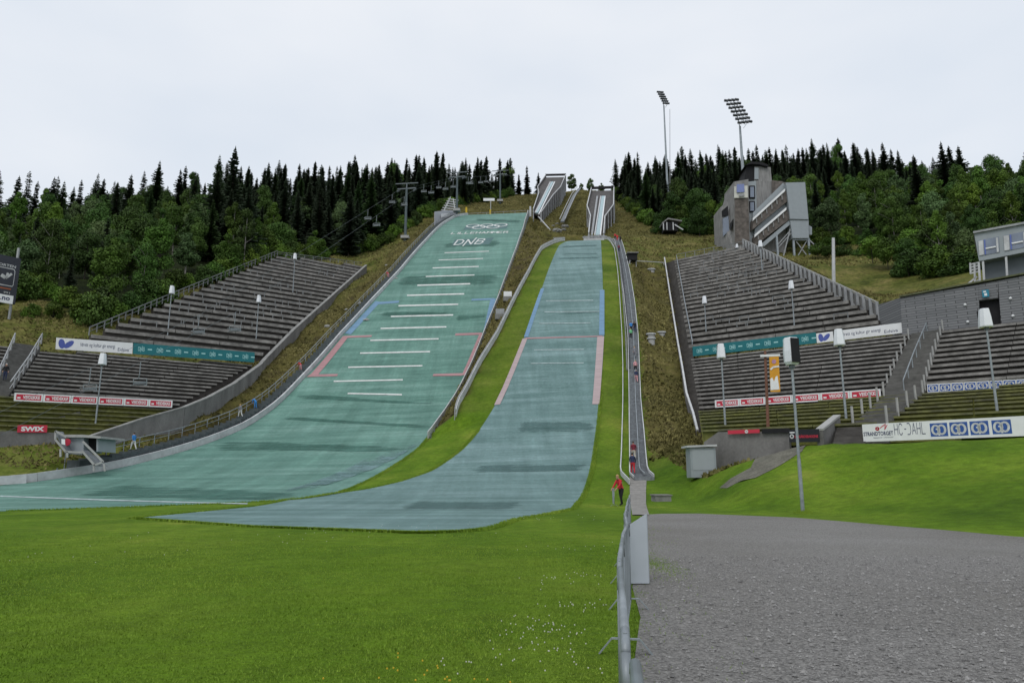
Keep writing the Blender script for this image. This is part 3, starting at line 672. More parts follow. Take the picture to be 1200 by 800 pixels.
# ------------------------------------------------------------------ terraces
def rows(pl, poly_xy, nrows, w_lo=None, w_hi=None):
    us = [pl.uw(p) for p in poly_xy]; ws = [u[1] for u in us]; lo, hi = min(ws) if w_lo is None else w_lo, max(ws) if w_hi is None else w_hi
    out = []
    for i in range(nrows):
        w = lo+(hi-lo)*(i+.5)/nrows; xs = []
        for (u0, w0), (u1, w1) in zip(us, us[1:]+us[:1]):
            if (w0-w)*(w1-w) < 0: xs.append(u0+(u1-u0)*(w-w0)/(w1-w0))
        if len(xs) >= 2: out.append((w, min(xs), max(xs)))
    return out, (hi-lo)/nrows
def tier(key, nrows, parent, bench_name='bench', bmat=BENCH, rmat=RISER, face=.36):
    pl, _ = TIERS[key]; R_, dw = rows(pl, TP[key], nrows); m = MB()
    for w, u0, u1 in R_:
        dz = dw*pl.k
        a0, a1 = pl.xyz(u0, w), pl.xyz(u1, w); nv = Vector((pl.n[0], pl.n[1], 0))
        up = Vector((0, 0, 1))
        # riser and tread, filled below
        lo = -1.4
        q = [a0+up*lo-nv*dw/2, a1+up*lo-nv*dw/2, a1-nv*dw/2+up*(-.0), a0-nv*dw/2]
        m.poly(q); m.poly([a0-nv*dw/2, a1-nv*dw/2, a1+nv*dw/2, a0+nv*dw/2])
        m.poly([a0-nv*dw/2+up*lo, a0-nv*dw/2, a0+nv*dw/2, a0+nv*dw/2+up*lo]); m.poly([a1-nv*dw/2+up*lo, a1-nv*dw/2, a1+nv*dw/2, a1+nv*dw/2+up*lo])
        fb = MB(); h = dz*face
        dd = (a1-a0).normalized()
        c0 = a0-nv*(dw/2+.16)-up*(h/2-.02); c1 = a1-nv*(dw/2+.16)-up*(h/2-.02)
        # plank run broken into lengths with slightly different heights
        L_ = (c1-c0).length; k_ = max(1, int(L_/6)); 
        for i in range(k_):
            s0 = c0.lerp(c1, i/k_); s1 = c0.lerp(c1, (i+1)/k_-.004); j = Vector((0, 0, random.uniform(-.012, .012))); fb.bar(s0+j, s1+j, .3, h)
        fb.build(bench_name, bmat, parent)
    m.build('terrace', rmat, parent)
    return R_, dw, pl
def crush(R_, dw, pl, parent, count, seed):
    rd = random.Random(seed)
    for _ in range(count):
        w, u0, u1 = rd.choice(R_[1:-1])
        if u1-u0 < 6: continue
        u = rd.uniform(u0+1.5, u1-3.5); L_ = rd.choice([1.4, 1.8, 2.2]); m = MB()
        a = pl.xyz(u, w-dw*.3)+Vector((0, 0, .1)); b_ = pl.xyz(u+L_, w-dw*.3)+Vector((0, 0, .1)); h = Vector((0, 0, 1.25))
        m.bar(a, a+h, .1, .1); m.bar(b_, b_+h, .1, .1); m.bar(a+h, b_+h, .09, .08)
        m.build('crush_barrier', RAILG, parent)
def bench_fence(pts, parent, name='fence_panel', h=1.5, step=2.2, material=RAILG, rail=True, mesh=True):
    m = MB(); prev = None
    for a, b_ in zip(pts[:-1], pts[1:]):
        a = Vector(a); b_ = Vector(b_); k_ = max(1, int((b_-a).length/step))
        for i in range(k_+(1 if b_ is pts[-1] else 0)):
            p = a.lerp(b_, i/k_); m.bar(p, p+Vector((0, 0, h)), .12, .12)
        m.bar(a+Vector((0, 0, h)), b_+Vector((0, 0, h)), .1, .1); m.bar(a+Vector((0, 0, h*.5)), b_+Vector((0, 0, h*.5)), .06, .06)
    return m.build(name, material, parent)
def wall_ribbon(name, tops, material, parent=None, th=.3, bottom=None, cap=None):
    m = MB()
    for a, b_ in zip(tops[:-1], tops[1:]):
        a = Vector(a); b_ = Vector(b_); d = Vector((b_.x-a.x, b_.y-a.y, 0)).normalized(); s = Vector((-d.y, d.x, 0))*th/2
        za = min(Tz(a.x, a.y), Tz(a.x+s.x*8, a.y+s.y*8), Tz(a.x-s.x*8, a.y-s.y*8), a.z-.8)-.7 if bottom is None else bottom; zb = min(Tz(b_.x, b_.y), Tz(b_.x+s.x*8, b_.y+s.y*8), Tz(b_.x-s.x*8, b_.y-s.y*8), b_.z-.8)-.7 if bottom is None else bottom
        n_ = len(m.v)
        for p, z0 in ((a, za), (b_, zb)):
            for q, z in ((p-s, z0), (p+s, z0), (p+s, p.z), (p-s, p.z)): m.v.append((q.x, q.y, z))
        for f in ((0, 1, 2, 3), (7, 6, 5, 4), (0, 4, 5, 1), (1, 5, 6, 2), (2, 6, 7, 3), (3, 7, 4, 0)): m.f.append(tuple(n_+i for i in f))
    return m.build(name, material, parent)
# right grandstand
gr = thing('grandstand', 'terraced stand with plank rows right of the smaller hill, below the judge tower', 'grandstand')
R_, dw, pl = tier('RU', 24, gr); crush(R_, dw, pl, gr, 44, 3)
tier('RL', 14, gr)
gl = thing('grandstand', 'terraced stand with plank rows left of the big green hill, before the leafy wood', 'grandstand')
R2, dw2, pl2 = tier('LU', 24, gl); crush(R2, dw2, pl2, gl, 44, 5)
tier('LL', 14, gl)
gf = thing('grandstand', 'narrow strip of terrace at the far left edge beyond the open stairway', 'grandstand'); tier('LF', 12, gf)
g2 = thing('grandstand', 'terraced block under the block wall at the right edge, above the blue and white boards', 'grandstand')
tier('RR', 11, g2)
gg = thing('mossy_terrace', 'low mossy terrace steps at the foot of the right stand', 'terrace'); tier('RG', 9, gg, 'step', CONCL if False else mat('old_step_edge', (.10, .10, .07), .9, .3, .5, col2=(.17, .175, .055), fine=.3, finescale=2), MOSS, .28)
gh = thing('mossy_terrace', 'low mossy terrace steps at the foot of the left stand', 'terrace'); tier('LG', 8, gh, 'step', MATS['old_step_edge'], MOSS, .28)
up = lambda h: Vector((0, 0, h))
RUh = lambda px, py: RU.hit(px, py); LUh = lambda px, py: LU.hit(px, py)
bench_fence([RU.hit(*q)+up(.1) for q in [(793, 305), (872, 290)]], gr, h=1.3)
bench_fence([RU.hit(*q)+up(.1) for q in [(793, 305), (802, 356), (812, 409)]], gr, h=1.0, step=1.6, material=GALV)
wr = wall_ribbon('side_wall', [RU.hit(*q)+up(1.6) for q in [(873, 291), (925, 317), (985, 347), (1031, 371)]], CONC, gr)
m = MB(); Q = [RU.hit(*q)+up(1.0) for q in [(873, 291), (1031, 371)]]
for i in range(32):
    p = Q[0].lerp(Q[1], i/31)+Vector((-.35, -.25, 0)); m.bar(p-up(1.6), p+up(1.0), .35, .2)
m.bar(Q[0]+Vector((-.25, -.18, -1.2)), Q[1]+Vector((-.25, -.18, -1.2)), .12, .3)
m.build('wall_rib', GREYB, gr)
m = MB(); m.path([RU.hit(*q)+up(1.95)+Vector((-.2, -.1, 0)) for q in [(873, 291), (1031, 371)]], .09); m.build('handrail', CONCL, gr)
bench_fence([LU.hit(*q)+up(.1) for q in [(104, 394), (215, 346), (325, 300)]], gl, h=1.2, step=1.7)
bench_fence([LU.hit(*q)+up(.1) for q in [(325, 300), (424, 312)]], gl, h=.9)
# left retaining wall
wl = thing('retaining_wall', 'long concrete wall sweeping down the right side of the left stand', 'wall')
tops = [LU.hit(426, 313)+up(.4), LU.hit(380, 353)+up(.3), LU.hit(340, 388)+up(.25), LU.hit(307, 421)+up(.2), LLW.hit(300, 429)+up(.2), LLW.hit(268, 452)+up(.2), LLW.hit(238, 468)+up(.2), LLW.hit(209, 480)+up(.2), LG.hit(162, 493)+up(.2), LG.hit(120, 507)+up(.2), LG.hit(93, 516)+up(.2)]
off_ = Vector((.7, -.3, 0)); tops = [t+off_ for t in tops]
wall_ribbon('wall_body', tops, CONC, wl, .45)
m = MB()
for a, b_ in zip(tops[:-1], tops[1:]): m.bar(a+up(.07), b_+up(.07), .55, .12)
m.build('coping', mat('weathered_coping', (.24, .24, .23), .9, .25, 1, fine=.2, finescale=3), wl)
w2 = thing('retaining_wall', 'straight concrete wall with a red sign at the foot of the left terrace', 'wall')
yb = LG.uw(LG.hit(70, 505)); 
tw = [vhit(NL, yb[1]-.6, x, y) for x, y in [(-130, 503), (20, 505), (66, 507)]]
wall_ribbon('wall_body', tw, CONC, w2, .5)
m = MB(); m.bar(vhit(NL, yb[1]+2.5, 60, 505), vhit(NL, yb[1]+4.5, 101, 493), .4, 2.4); m.build('wing', CONC, w2)
# right lower walls
w3 = thing('retaining_wall', 'concrete wall with dark signs at the foot of the right stand', 'wall')
ub = RG.uw(RG.hit(880, 505))[1]
t3 = [vhit(NR, ub-.9, 826, 518), vhit(NR, ub-.9, 843, 506), vhit(NR, ub-.9, 880, 506), vhit(NR, ub-.9, 925, 504.5)]
wall_ribbon('wall_body', t3, CONC, w3, .4)
w4 = thing('wing_wall', 'short sloping concrete wing wall beside the entrance to the right stand', 'wall')
t4 = [atY(960.5, 505, 47.8), atY(981, 488.5, 52)]
wall_ribbon('wall_body', t4, CONC, w4, .4); m = MB(); m.bar(t4[0]+up(.1), t4[1]+up(.1), .5, .14); m.build('coping', CONCL, w4)
# sloping wall along the left side of the right stand + walkway
w5 = thing('retaining_wall', 'narrow pale topped wall running down the left side of the right stand', 'wall')
t5 = [RU.hit(*q)+up(1.5) for q in [(779, 309), (786, 356), (795, 413)]]+[RLW.hit(*q)+up(1.2) for q in [(800, 440), (805, 472), (813, 497), (818, 518)]]
wall_ribbon('wall_body', t5, CONC, w5, .3); m = MB()
for a, b_ in zip(t5[:-1], t5[1:]): m.bar(a+up(.06), b_+up(.06), .22, .12)
m.build('coping', OFFW, w5)
sw = thing('side_stairs', 'dark stair strip between the pale wall and the right stand', 'stairs')
def stair_between(A_, B_, n_, parent, material=STEP, drop=1.2, name='step_run'):
    """A_, B_: matching edge polylines"""
    m = MB()
    def samp(P, t):
        t *= len(P)-1; i = min(int(t), len(P)-2); return P[i].lerp(P[i+1], t-i)
    for i in range(n_):
        a0, a1, b0, b1 = samp(A_, i/n_), samp(A_, (i+1)/n_), samp(B_, i/n_), samp(B_, (i+1)/n_)
        z = (a0.z+a1.z+b0.z+b1.z)/4; pts = [Vector((p.x, p.y, z)) for p in (a0, b0, b1, a1)]
        m.prism([p-up(drop) for p in pts], (0, 0, drop))
    return m.build(name, material, parent)
Ae = [RU.hit(*q) for q in [(780, 307), (787, 352), (796, 410)]]+[RLW.hit(*q) for q in [(801, 440), (806, 472), (815, 498), (820, 518)]]
Be = [RU.hit(*q) for q in [(792, 306), (801, 352), (811, 410)]]+[RLW.hit(*q) for q in [(817, 440), (823, 472), (829, 498), (834, 512)]]
DST = mat('dark_concrete_step', (.085, .08, .075), .9, .3, 1.2)
stair_between(Ae, Be, 110, sw, DST, 1.5)
# right stairway between the two right blocks
s2 = thing('stand_stairs', 'concrete stairway with a central handrail between the two right stand blocks', 'stairs')
Ae = [RLW.hit(1069, 390), RLW.hit(1052, 426), RLW.hit(1036, 463)]+[RG.hit(1036, 466)+up(.1), RG.hit(1000, 500)+up(.1)]
Be = [RLW.hit(1105, 388), RLW.hit(1094, 420), RLW.hit(1084, 455)]+[RG.hit(1082, 464)+up(.1), RG.hit(1040, 500)+up(.1)]
Ae = [a+up(.15) for a in Ae]; Be = [b_+up(.15) for b_ in Be]
stair_between(Ae, Be, 70, s2, mat('stair_concrete', (.12, .118, .112), .9, .3, 1.2), 1.5)
def post_line(P, n_, parent, h=1.2, name='post', material=CONCL, w=.13):
    for i in range(n_):
        t = i/(n_-1)*(len(P)-1); k_ = min(int(t), len(P)-2); p = P[k_].lerp(P[k_+1], t-k_); m = MB(); m.bar(p-up(.4), p+up(h), w, w); m.build(name, material, parent)
post_line(Ae[:3], 9, s2); post_line(Be[:3], 9, s2); post_line(Ae[3:], 5, s2); post_line(Be[3:], 5, s2)
mid = [a.lerp(b_, .5)+up(1.0) for a, b_ in zip(Ae, Be)]
m = MB(); m.path(mid[:3], .06)
for i in range(7):
    p = mid[0].lerp(mid[2], i/6); m.tube(p-up(1.1), p, .05)
m.build('handrail', GALV, s2)
s3 = thing('stand_stairs', 'concrete stairway with side fences left of the left stand', 'stairs')
Ae = [LLW.hit(16, 404)+up(.1), LLW.hit(4, 432)+up(.1), LLW.hit(-10, 462)+up(.1)]; Be = [LLW.hit(48, 404)+up(.1), LLW.hit(32, 432)+up(.1), LLW.hit(10, 464)+up(.1)]
stair_between(Ae, Be, 30, s3, MATS['stair_concrete'], 1.5); bench_fence(Ae, s3, h=1.4, step=2.4, material=GREYB, name='side_fence'); bench_fence(Be, s3, h=1.4, step=2.0, material=GREYB, name='side_fence')
# ------------------------------------------------------------------ writing
TXT = {}
def text_mesh(s, bold=.0):
    key = (s, bold)
    if key in TXT: return TXT[key]
    cu = bpy.data.curves.new('t', 'FONT'); cu.body = s; cu.resolution_u = 2; cu.offset = bold
    o = bpy.data.objects.new('t', cu); COL.objects.link(o); bpy.context.view_layer.update()
    me = o.evaluated_get(bpy.context.evaluated_depsgraph_get()).to_mesh()
    v = np.array([q.co[:2] for q in me.vertices]); f = [tuple(p.vertices) for p in me.polygons]
    o.to_mesh_clear(); bpy.data.objects.remove(o); bpy.data.curves.remove(cu)
    v[:, 0] -= v[:, 0].min(); v[:, 1] -= v[:, 1].min(); v[:, 0] /= v[:, 0].max(); v[:, 1] /= v[:, 1].max()
    TXT[key] = (v, f); return v, f
class Board:
    """upright board: p0 bottom left, p1 bottom right, height h, facing the viewer's side"""
    def __init__(s, name, label, cat, p0, p1, h, material, th=.08, group=None, tilt=0):
        s.p0 = Vector(p0); d = Vector(p1)-s.p0; s.L = d.length; s.u = d.normalized(); s.h = h
        s.n = s.u.cross(Vector((0, 0, 1))).normalized()     # front
        s.v = (s.n.cross(s.u)).normalized(); s.th = th
        s.t = thing(name, label, cat, tuple(s.p0), group)
        m = MB(); c = [s.pt(0, 0), s.pt(s.L, 0), s.pt(s.L, h), s.pt(0, h)]; m.prism(c, -s.n*th); m.build('panel', material, s.t)
    def pt(s, a, b_, e=0): return s.p0+s.u*a+s.v*b_+s.n*e
    def rect(s, a0, b0, a1, b1, material, name='patch', e=.006, parent=None):
        m = MB(); m.poly([s.pt(a0, b0, e), s.pt(a1, b0, e), s.pt(a1, b1, e), s.pt(a0, b1, e)]); return m.build(name, material, parent or s.t)
    def text(s, st_, a0, b0, a1, b1, material, name='lettering', e=.014, bold=.02, parent=None):
        v, f = text_mesh(st_, bold); m = MB(); m.v = [tuple(s.pt(a0+(a1-a0)*x, b0+(b1-b0)*y, e)) for x, y in v]; m.f = list(f); return m.build(name, material, parent or s.t)
    def strokes(s, quads, a0, b0, sx, sy, material, name='emblem', e=.014, parent=None):
        m = MB()
        for q in quads: m.poly([s.pt(a0+x*sx, b0+y*sy, e) for x, y in q])
        return m.build(name, material, parent or s.t)
def row_board(pl, key_a, key_b, out, lift=0):
    a = vhit(pl.n, pl.uw(pl.hit(*key_a))[1]-out, *key_a); b_ = vhit(pl.n, pl.uw(pl.hit(*key_a))[1]-out, *key_b); return a, b_
LEAFQ = stroke(ell(2, 2, .9, 1.3, 10), .9)+stroke(ell(4.6, 2.3, .9, 1.1, 10), .9)+stroke([(2, 0), (2, 2)], .4)
def leaf(cx, cy, rx, ry, ang, n_=14):
    c_, s_ = math.cos(ang), math.sin(ang); P = []
    for x, y in ell(0, 0, rx, ry, n_)[:-1]: P.append((cx+x*c_-y*s_, cy+x*s_+y*c_))
    return P
def dnb_banner(b, a0, a1, n_):
    b.rect(a0, .0, a1, b.h, TEALB, 'teal_field')
    LT = mat('pale_teal_print', (.35, .62, .62), .6, .05, 2)
    for i in range(n_):
        c = a0+(a1-a0)*(i+.45)/n_; w = (a1-a0)/n_
        q, Wd = word('DNB', 5.4, 1.0); b.strokes(q, c-w*.18, b.h*.33, w*.36/Wd, b.h*.055, LT, 'lettering')
        b.rect(c+w*.32, b.h*.45, c+w*.55, b.h*.56, LT, 'small_print', .012)
def energy_banner(b, a0, a1, left_leaf=True):
    w = a1-a0; h = b.h
    m = MB(); m.poly([b.pt(a0+h*.42+x, h*.5+y, .012) for x, y in leaf(0, 0, h*.24, h*.42, .15)]); m.poly([b.pt(a0+h*.95+x, h*.48+y, .013) for x, y in leaf(0, 0, h*.22, h*.45, -.8)]); m.build('leaf_emblem', mat('leaf_blue', (.08, .11, .36), .6, .1, 2), b.t)
    b.text('Idrett og kultur gir energi', a0+w*.31, h*.30, a0+w*.76, h*.72, NAVY, bold=0); b.text('Eidsiva', a0+w*.80, h*.18, a0+w*.95, h*.48, NAVY, 'small_print', bold=0)
# left stand banners
a, b_ = row_board(LLW, (65, 409), (155, 414.5), .8); a2, b2 = row_board(LLW, (65, 409), (298, 424.5), .8)
h_ = 1.5
B1 = Board('banner', 'white banner with two blue leaves across the middle of the left stand', 'banner', a, b_, h_, WHITE); energy_banner(B1, 0, B1.L)
B2 = Board('banner', 'teal banner with repeated bank letters across the middle of the left stand', 'banner', b_+(b2-b_)*.004, b2, h_, TEALB); dnb_banner(B2, 0, B2.L, 7)
# right stand banners
a, b_ = row_board(RLW, (812, 417.5), (957, 402), .8); _, b2 = row_board(RLW, (812, 417.5), (1058, 390), .8)
B3 = Board('banner', 'teal banner with repeated bank letters across the middle of the right stand', 'banner', a, b_, 1.45, TEALB); dnb_banner(B3, 0, B3.L, 7)
B4 = Board('banner', 'white banner with two blue leaves across the middle of the right stand', 'banner', b_+(b2-b_)*.004, b2, 1.3, WHITE); energy_banner(B4, 0, B4.L)
def red_boards(pl, ka, kb, n_, lab, grp, h=.85):
    a, b_ = row_board(pl, ka, kb, 1.0); order = ['leftmost', 'second', 'third', 'fourth', 'fifth', 'rightmost']
    for i in range(n_):
        p0 = a.lerp(b_, i/n_); p1 = a.lerp(b_, (i+1)/n_-.002)
        b = Board('advertising_board', f'{order[i]} of the six red and white boards {lab}', 'advertising board', p0, p1, h, WHITE, group=grp)
        L_ = b.L; b.rect(L_*.07, h*.16, L_*.94, h*.84, RED, 'red_field'); b.text('VEIDEKKE', L_*.30, h*.30, L_*.90, h*.72, WHITE, bold=.03); b.rect(L_*.11, h*.3, L_*.22, h*.5, WHITE, 'small_print', .012)
red_boards(LLW, (16, 469.5), (202, 477.5), 6, 'at the foot of the left stand', 'red boards on the left stand')
red_boards(RLW, (838, 477.5), (1033, 465.5), 6, 'at the foot of the right stand', 'red boards on the right stand')
def gd(b, a0, w, h0, h1, parent=None):
    r = b.rect(a0, h0, a0+w, h1, BLUE, 'blue_field')
    hh = h1-h0; q = stroke(ell(.32, .5, .2, .33, 16), .13)+stroke(ell(.66, .5, .2, .33, 16), .13)+stroke([(.5, .1), (.5, .55), (.36, .55)], .1)
    b.strokes(q, a0, h0, w, hh, WHITE, 'monogram', .014)
a, b_ = row_board(RLW, (1087, 460), (1200, 454.5), .8); b_ = a+(b_-a)*1.6
for i in range(12):
    p0 = a.lerp(b_, i/12); p1 = a.lerp(b_, (i+1)/12-.003)
    b = Board('advertising_board', 'small blue and white monogram board in the row above the right mossy terrace', 'advertising board', p0, p1, .8, WHITE, group='monogram boards under the right terrace block'); gd(b, b.L*.06, b.L*.88, .08, .72)
a = atY(1012, 517.5, 46.5); b_ = atY(1200, 510.5, 40.2); b_.z = a.z; b_ = a+(b_-a)*1.5
HB = Board('advertising_board', 'long white board with black letters and blue monograms beside the right lawn', 'advertising board', a, b_, 1.12, WHITE, .1)
s_ = (Vector(atY(1200, 510.5, 40.2))-Vector(a)).length/188   # metres per photo unit along the board
HB.text('STRANDTORGET', 1*s_, .36, 40*s_, .62, NAVY, bold=.02); HB.text('kjøpesenter i Lillehammer', 14*s_, .18, 40*s_, .28, NAVY, 'small_print', bold=0)
HB.strokes(stroke(ell(0, 0, .5, .5, 8), .5)+stroke([(1, .2), (3, 1.6), (2.6, -.4), (3.6, 1.2)], .25), 20*s_, .80, .17, .17, RED, 'star_emblem')
q, Wd = word('HC-', 5.2, .45); q2, W2 = word('d', 5.2, .45, Wd-1.2); q3, W3 = word('AHL', 5.2, .45, W2); HB.strokes(q+q2+q3, 42*s_, .36, 40*s_/W3, .68/6, NAVY, 'lettering')
for i, x in enumerate([86, 109, 132, 156, 210, 234, 258]): gd(HB, x*s_, 20.5*s_, .16, .96)
# small wall signs
p = tw[2]; d = (tw[1]-tw[2]).normalized(); a = vhit(NL, yb[1]-1.0, 20, 506.5); b_ = vhit(NL, yb[1]-1.0, 55, 506.5)
SX = Board('wall_sign', 'small red sign with white letters on the concrete wall at far left', 'sign', a, b_, .72, RED); SX.text('SWIX', SX.L*.12, .12, SX.L*.9, .58, WHITE, bold=.05)
a = vhit(NR, ub-1.4, 853, 508.5); b_ = vhit(NR, ub-1.4, 890, 507)
SR = Board('wall_sign', 'narrow red sign lying along the top of the right concrete wall', 'sign', a, b_, .28, RED); SR.strokes(stroke(ell(0, 0, .3, .3, 6), .3), SR.L*.6, .14, .3, .3, WHITE, 'emblem')
a = atY(925, 518, 49.3); b_ = atY(960, 517.5, 47.6)
SK = Board('wall_sign', 'black sign with red lettering at the entrance of the right stand', 'sign', a, b_, .86, mat('black_sign', (.015, .016, .022), .5, .1, 2)); SK.rect(SK.L*.03, .62, SK.L*.2, .70, WHITE, 'small_print'); SK.text('LYSGÅRDSBAKKENE', SK.L*.2, .28, SK.L*.98, .52, RED, bold=.03); SK.strokes(stroke(ell(0, 0, 1, 1, 10), .6), SK.L*.1, .40, .12, .12, WHITE, 'emblem')
m = MB(); m.bar(vhit(NR, ub-1.3, 893, 505), vhit(NR, ub-1.3, 925, 504), .1, .34)
es_ = thing('entrance_steps', 'dark concrete steps between the wing wall and the long white board', 'steps'); stair_between([atY(976, 519, 47), atY(982, 492, 52)], [atY(1014, 519, 46.2), atY(1022, 496, 50.5)], 9, es_, DST, 1.6)
tag(m.build('top_beam', DARK), 'dark beam along the top of the right concrete wall next to the black sign', 'beam')
# ------------------------------------------------------------------ inruns
SLAT = mat('inrun_side_boards', (.085, .08, .078), .85, .3, .8, fine=.2, finescale=2)
TRK = mat('wet_inrun_track', (.30, .42, .45), .35, .15, 1.5)
def inrun(label, bl, br, tl, tr, Yb, Yt, kinkL, kinkR, tracks, rail_t):
    """outline points in the photo on a plane that rises from depth Yb to Yt"""
    pb = atY((bl[0]+br[0])/2, (bl[1]+br[1])/2, Yb); pt = atY((tl[0]+tr[0])/2, (tl[1]+tr[1])/2, Yt)
    root = thing('ski_jump_inrun', label, 'inrun', tuple(pb))
    kz = (pt.z-pb.z)/(pt.y-pb.y)
    def hp(px, py):
        d = ray(px, py); t = (EYE-pb.z+kz*pb.y)/(kz*d.y-d.z); return ORG+d*t
    Lp = [hp(*q) for q in [bl]+kinkL+[tl]]; Rp = [hp(*q) for q in [br]+kinkR+[tr]]
    m = MB(); m.poly(Lp+Rp[::-1]); 
    m.poly([p-up(.5) for p in (Lp+Rp[::-1])]); m.build('deck', SLAT, root)
    for P in (Lp, Rp):
        mm = MB()
        for a, b_ in zip(P[:-1], P[1:]):
            mm.prism([a-up(3.2), b_-up(3.2), b_+up(1.2), a+up(1.2)], (.25 if P is Lp else -.25, 0, 0))
        mm.build('side_wall', SLAT, root)
        m2 = MB()
        for a, b_ in zip(P[:-1], P[1:]): m2.bar(a+up(1.3), b_+up(1.3), rail_t*.6, .28)
        m2.build('top_rail', OFFW, root)
        m3 = MB()
        for a, b_ in zip(P[:-1], P[1:]):
            k_ = max(1, int((b_-a).length/5))
            for i in range(k_): p = a.lerp(b_, i/k_); m3.bar(p-up(9), p+up(1), .4, .4)
        m3.build('support', GREYB, root)
    for (x0, y0, x1, y1, w, mt_, nm) in tracks:
        a, b_ = hp(x0, y0), hp(x1, y1); m = MB(); m.bar(a+up(.28), b_+up(.28), w, .35); m.build(nm, mt_, root)
    return root, hp, Lp, Rp
i1, hp1, L1, R1 = inrun('far inrun left of the other, open topped and leaning right, feeding the big green hill', (625, 249), (634, 253), (639.5, 208), (663, 207.5), 240, 312, [(631.5, 229), (630, 222)], [(648, 232), (657, 222)],
   [(627.5, 250.5), (646.5, 213), .55, OFFW, 'track_edge'] and [(627.4, 250, 645, 214, .5, OFFW, 'track_edge'), (629.0, 250.5, 647.5, 214, 1.0, TRK, 'track'), (631.5, 252, 650, 214, .45, WHITE, 'track_edge')], .45)
i2, hp2, L2, R2_ = inrun('near inrun on the right, straight ahead, feeding the smaller hill', (690, 278), (707.5, 278.5), (693, 224), (719.5, 223), 196, 250, [(692, 257), (688, 245)], [(709, 258), (719, 244)],
   [(693.5, 277, 700, 231, .6, GREYB, 'track_edge'), (697, 277, 704, 231, .35, OFFW, 'track_edge'), (700.3, 277, 706.8, 231, 1.1, TRK, 'track'), (703.5, 277, 709, 231, .4, WHITE, 'track_edge')], .5)
for root, Lp, Rp, lab in ((i1, L1, R1, ''), (i2, L2, R2_, '')):
    a, b_ = Lp[-1], Rp[-1]; m = MB(); m.bar(a+up(1.2), b_+up(1.2), .5, .9); m.build('top_beam', DARK, root)
    m = MB()
    for q in (a, b_): m.bar(q-up(7), q+up(1.8), .3, .3)
    m.build('end_post', GREYB, root)
m = MB()
for i in range(7): p = atY(686+i*4.2, 279.5, 195.5); m.box((p.x, p.y, p.z), (1.6, 1.2, random.uniform(.6, 1.8)), random.random())
m.build('take_off_frame', GREYB, i2)
m = MB(); m.bar(atY(684, 282, 194), atY(708, 281, 194), .6, .9); m.build('take_off_edge', OFFW, i2)
# stair between inruns
m = MB(); PT = [atY(659, 261, 230), atY(665, 247, 252), atY(671, 234, 272), atY(673, 230, 280), atY(679, 222, 300)]
ss = thing('hillside_stairs', 'thin grey stairs with handrails running up the grass between the two inruns', 'stairs', tuple(PT[0]))
for a, b_ in zip(PT[:-1], PT[1:]): m.bar(a+up(.3), b_+up(.3), 1.3, .5)
m.build('flight', STEP, ss)
for s_x in (-.9, .9):
    m = MB()
    for a, b_ in zip(PT[:-1], PT[1:]): m.bar(a+up(1.3)+Vector((s_x, 0, 0)), b_+up(1.3)+Vector((s_x, 0, 0)), .15, .2)
    m.build('handrail', OFFW, ss)
# screen wall and fence at the crest of the large hill
cr = thing('screen_wall', 'pale corrugated screen wall at the top left corner of the big green hill', 'wall')
m = MB(); m.prism([atY(509.5, 267, 209), atY(509.5, 248, 209), atY(529, 246, 222), atY(540, 253.5, 234), atY(530, 259, 222)], (-.2, .4, 0)); m.build('panel', GREYB if False else mat('pale_corrugated', (.42, .43, .47), .6, .12, 1, stretch=(6, 6, .2)), cr)
m = MB(); m.poly([atY(516.5, 255, 212.5), atY(516.5, 250.5, 212.5), atY(527, 249.5, 219.3), atY(527, 253.5, 219.3)]); m.build('notice', WHITE, cr)
bl_ = thing('spectator_bleacher', 'small steep frame of pale steps behind the screen wall on the big hill', 'bleacher', tuple(atY(527, 250, 232)))
for i in range(6):
    m = MB(); m.bar(atY(517+i*1.6, 246-i*2.6, 231+i), atY(534+i*.6, 248-i*2.6, 233+i), .25, .35); m.build('step', OFFW, bl_)
m = MB(); m.bar(atY(519, 250, 230), atY(528, 231, 237), .2, .3); m.bar(atY(534, 252, 232), atY(531, 233, 237), .2, .3); m.build('frame', OFFW, bl_)
cf = thing('crest_fence', 'thin wire fence with pale posts along the top edge of the big green hill', 'fence')
pts = [atY(536, 253, 236.5), atY(560, 251.5, 237), atY(590, 250, 237.5), atY(617, 248.5, 238)]; pts = [Vector((p.x, p.y, p.z-1.0)) for p in pts]
bench_fence(pts, cf, h=1.6, step=3, material=GREYB)
def sign_post(label, px, py0, py1, Y, w, h, face, post=OFFW, nm='sign_post'):
    b0 = atY(px, py0, Y); tp = atY(px, py1, Y); t = thing(nm, label, 'sign', tuple(b0)); m = MB(); m.tube(b0-up(1), tp, .12); m.build('post', post, t)
    m = MB(); m.box((tp.x-w*.15, tp.y-.1, tp.z), (w, .08, h)); m.build('panel', face, t); return t
sign_post('small white sign on a thin post above the crest of the big green hill', 575, 251, 234, 240, 4.0, 1.0, WHITE)
def vpost(label, cat, nm, px, py0, py1, Y, r, material, **k):
    b0 = atY(px, py0, Y); tp = atY(px, py1, Y); m = MB(); m.tube(b0-up(1.0), tp, r, r*.8); o = m.build(nm, material); return tag(o, label, cat)
YEL = mat('yellow_cloth', (.55, .38, .03), .7, .1, 2)
vpost('yellow marker post on the crest beside the screen wall', 'post', 'marker_post', 546.5, 251, 243, 237, .4, YEL)
vpost('yellow marker post under the small white sign on the crest', 'post', 'marker_post', 574.5, 252, 246, 237.5, .35, YEL)
vpost('white post at the right corner of the crest of the big green hill', 'post', 'marker_post', 621.5, 251, 242, 236, .4, OFFW)
rb = thing('stone_outcrop', 'heap of grey rocks below the stairs between the two inruns', 'rocks', tuple(atY(655, 266, 222))) 
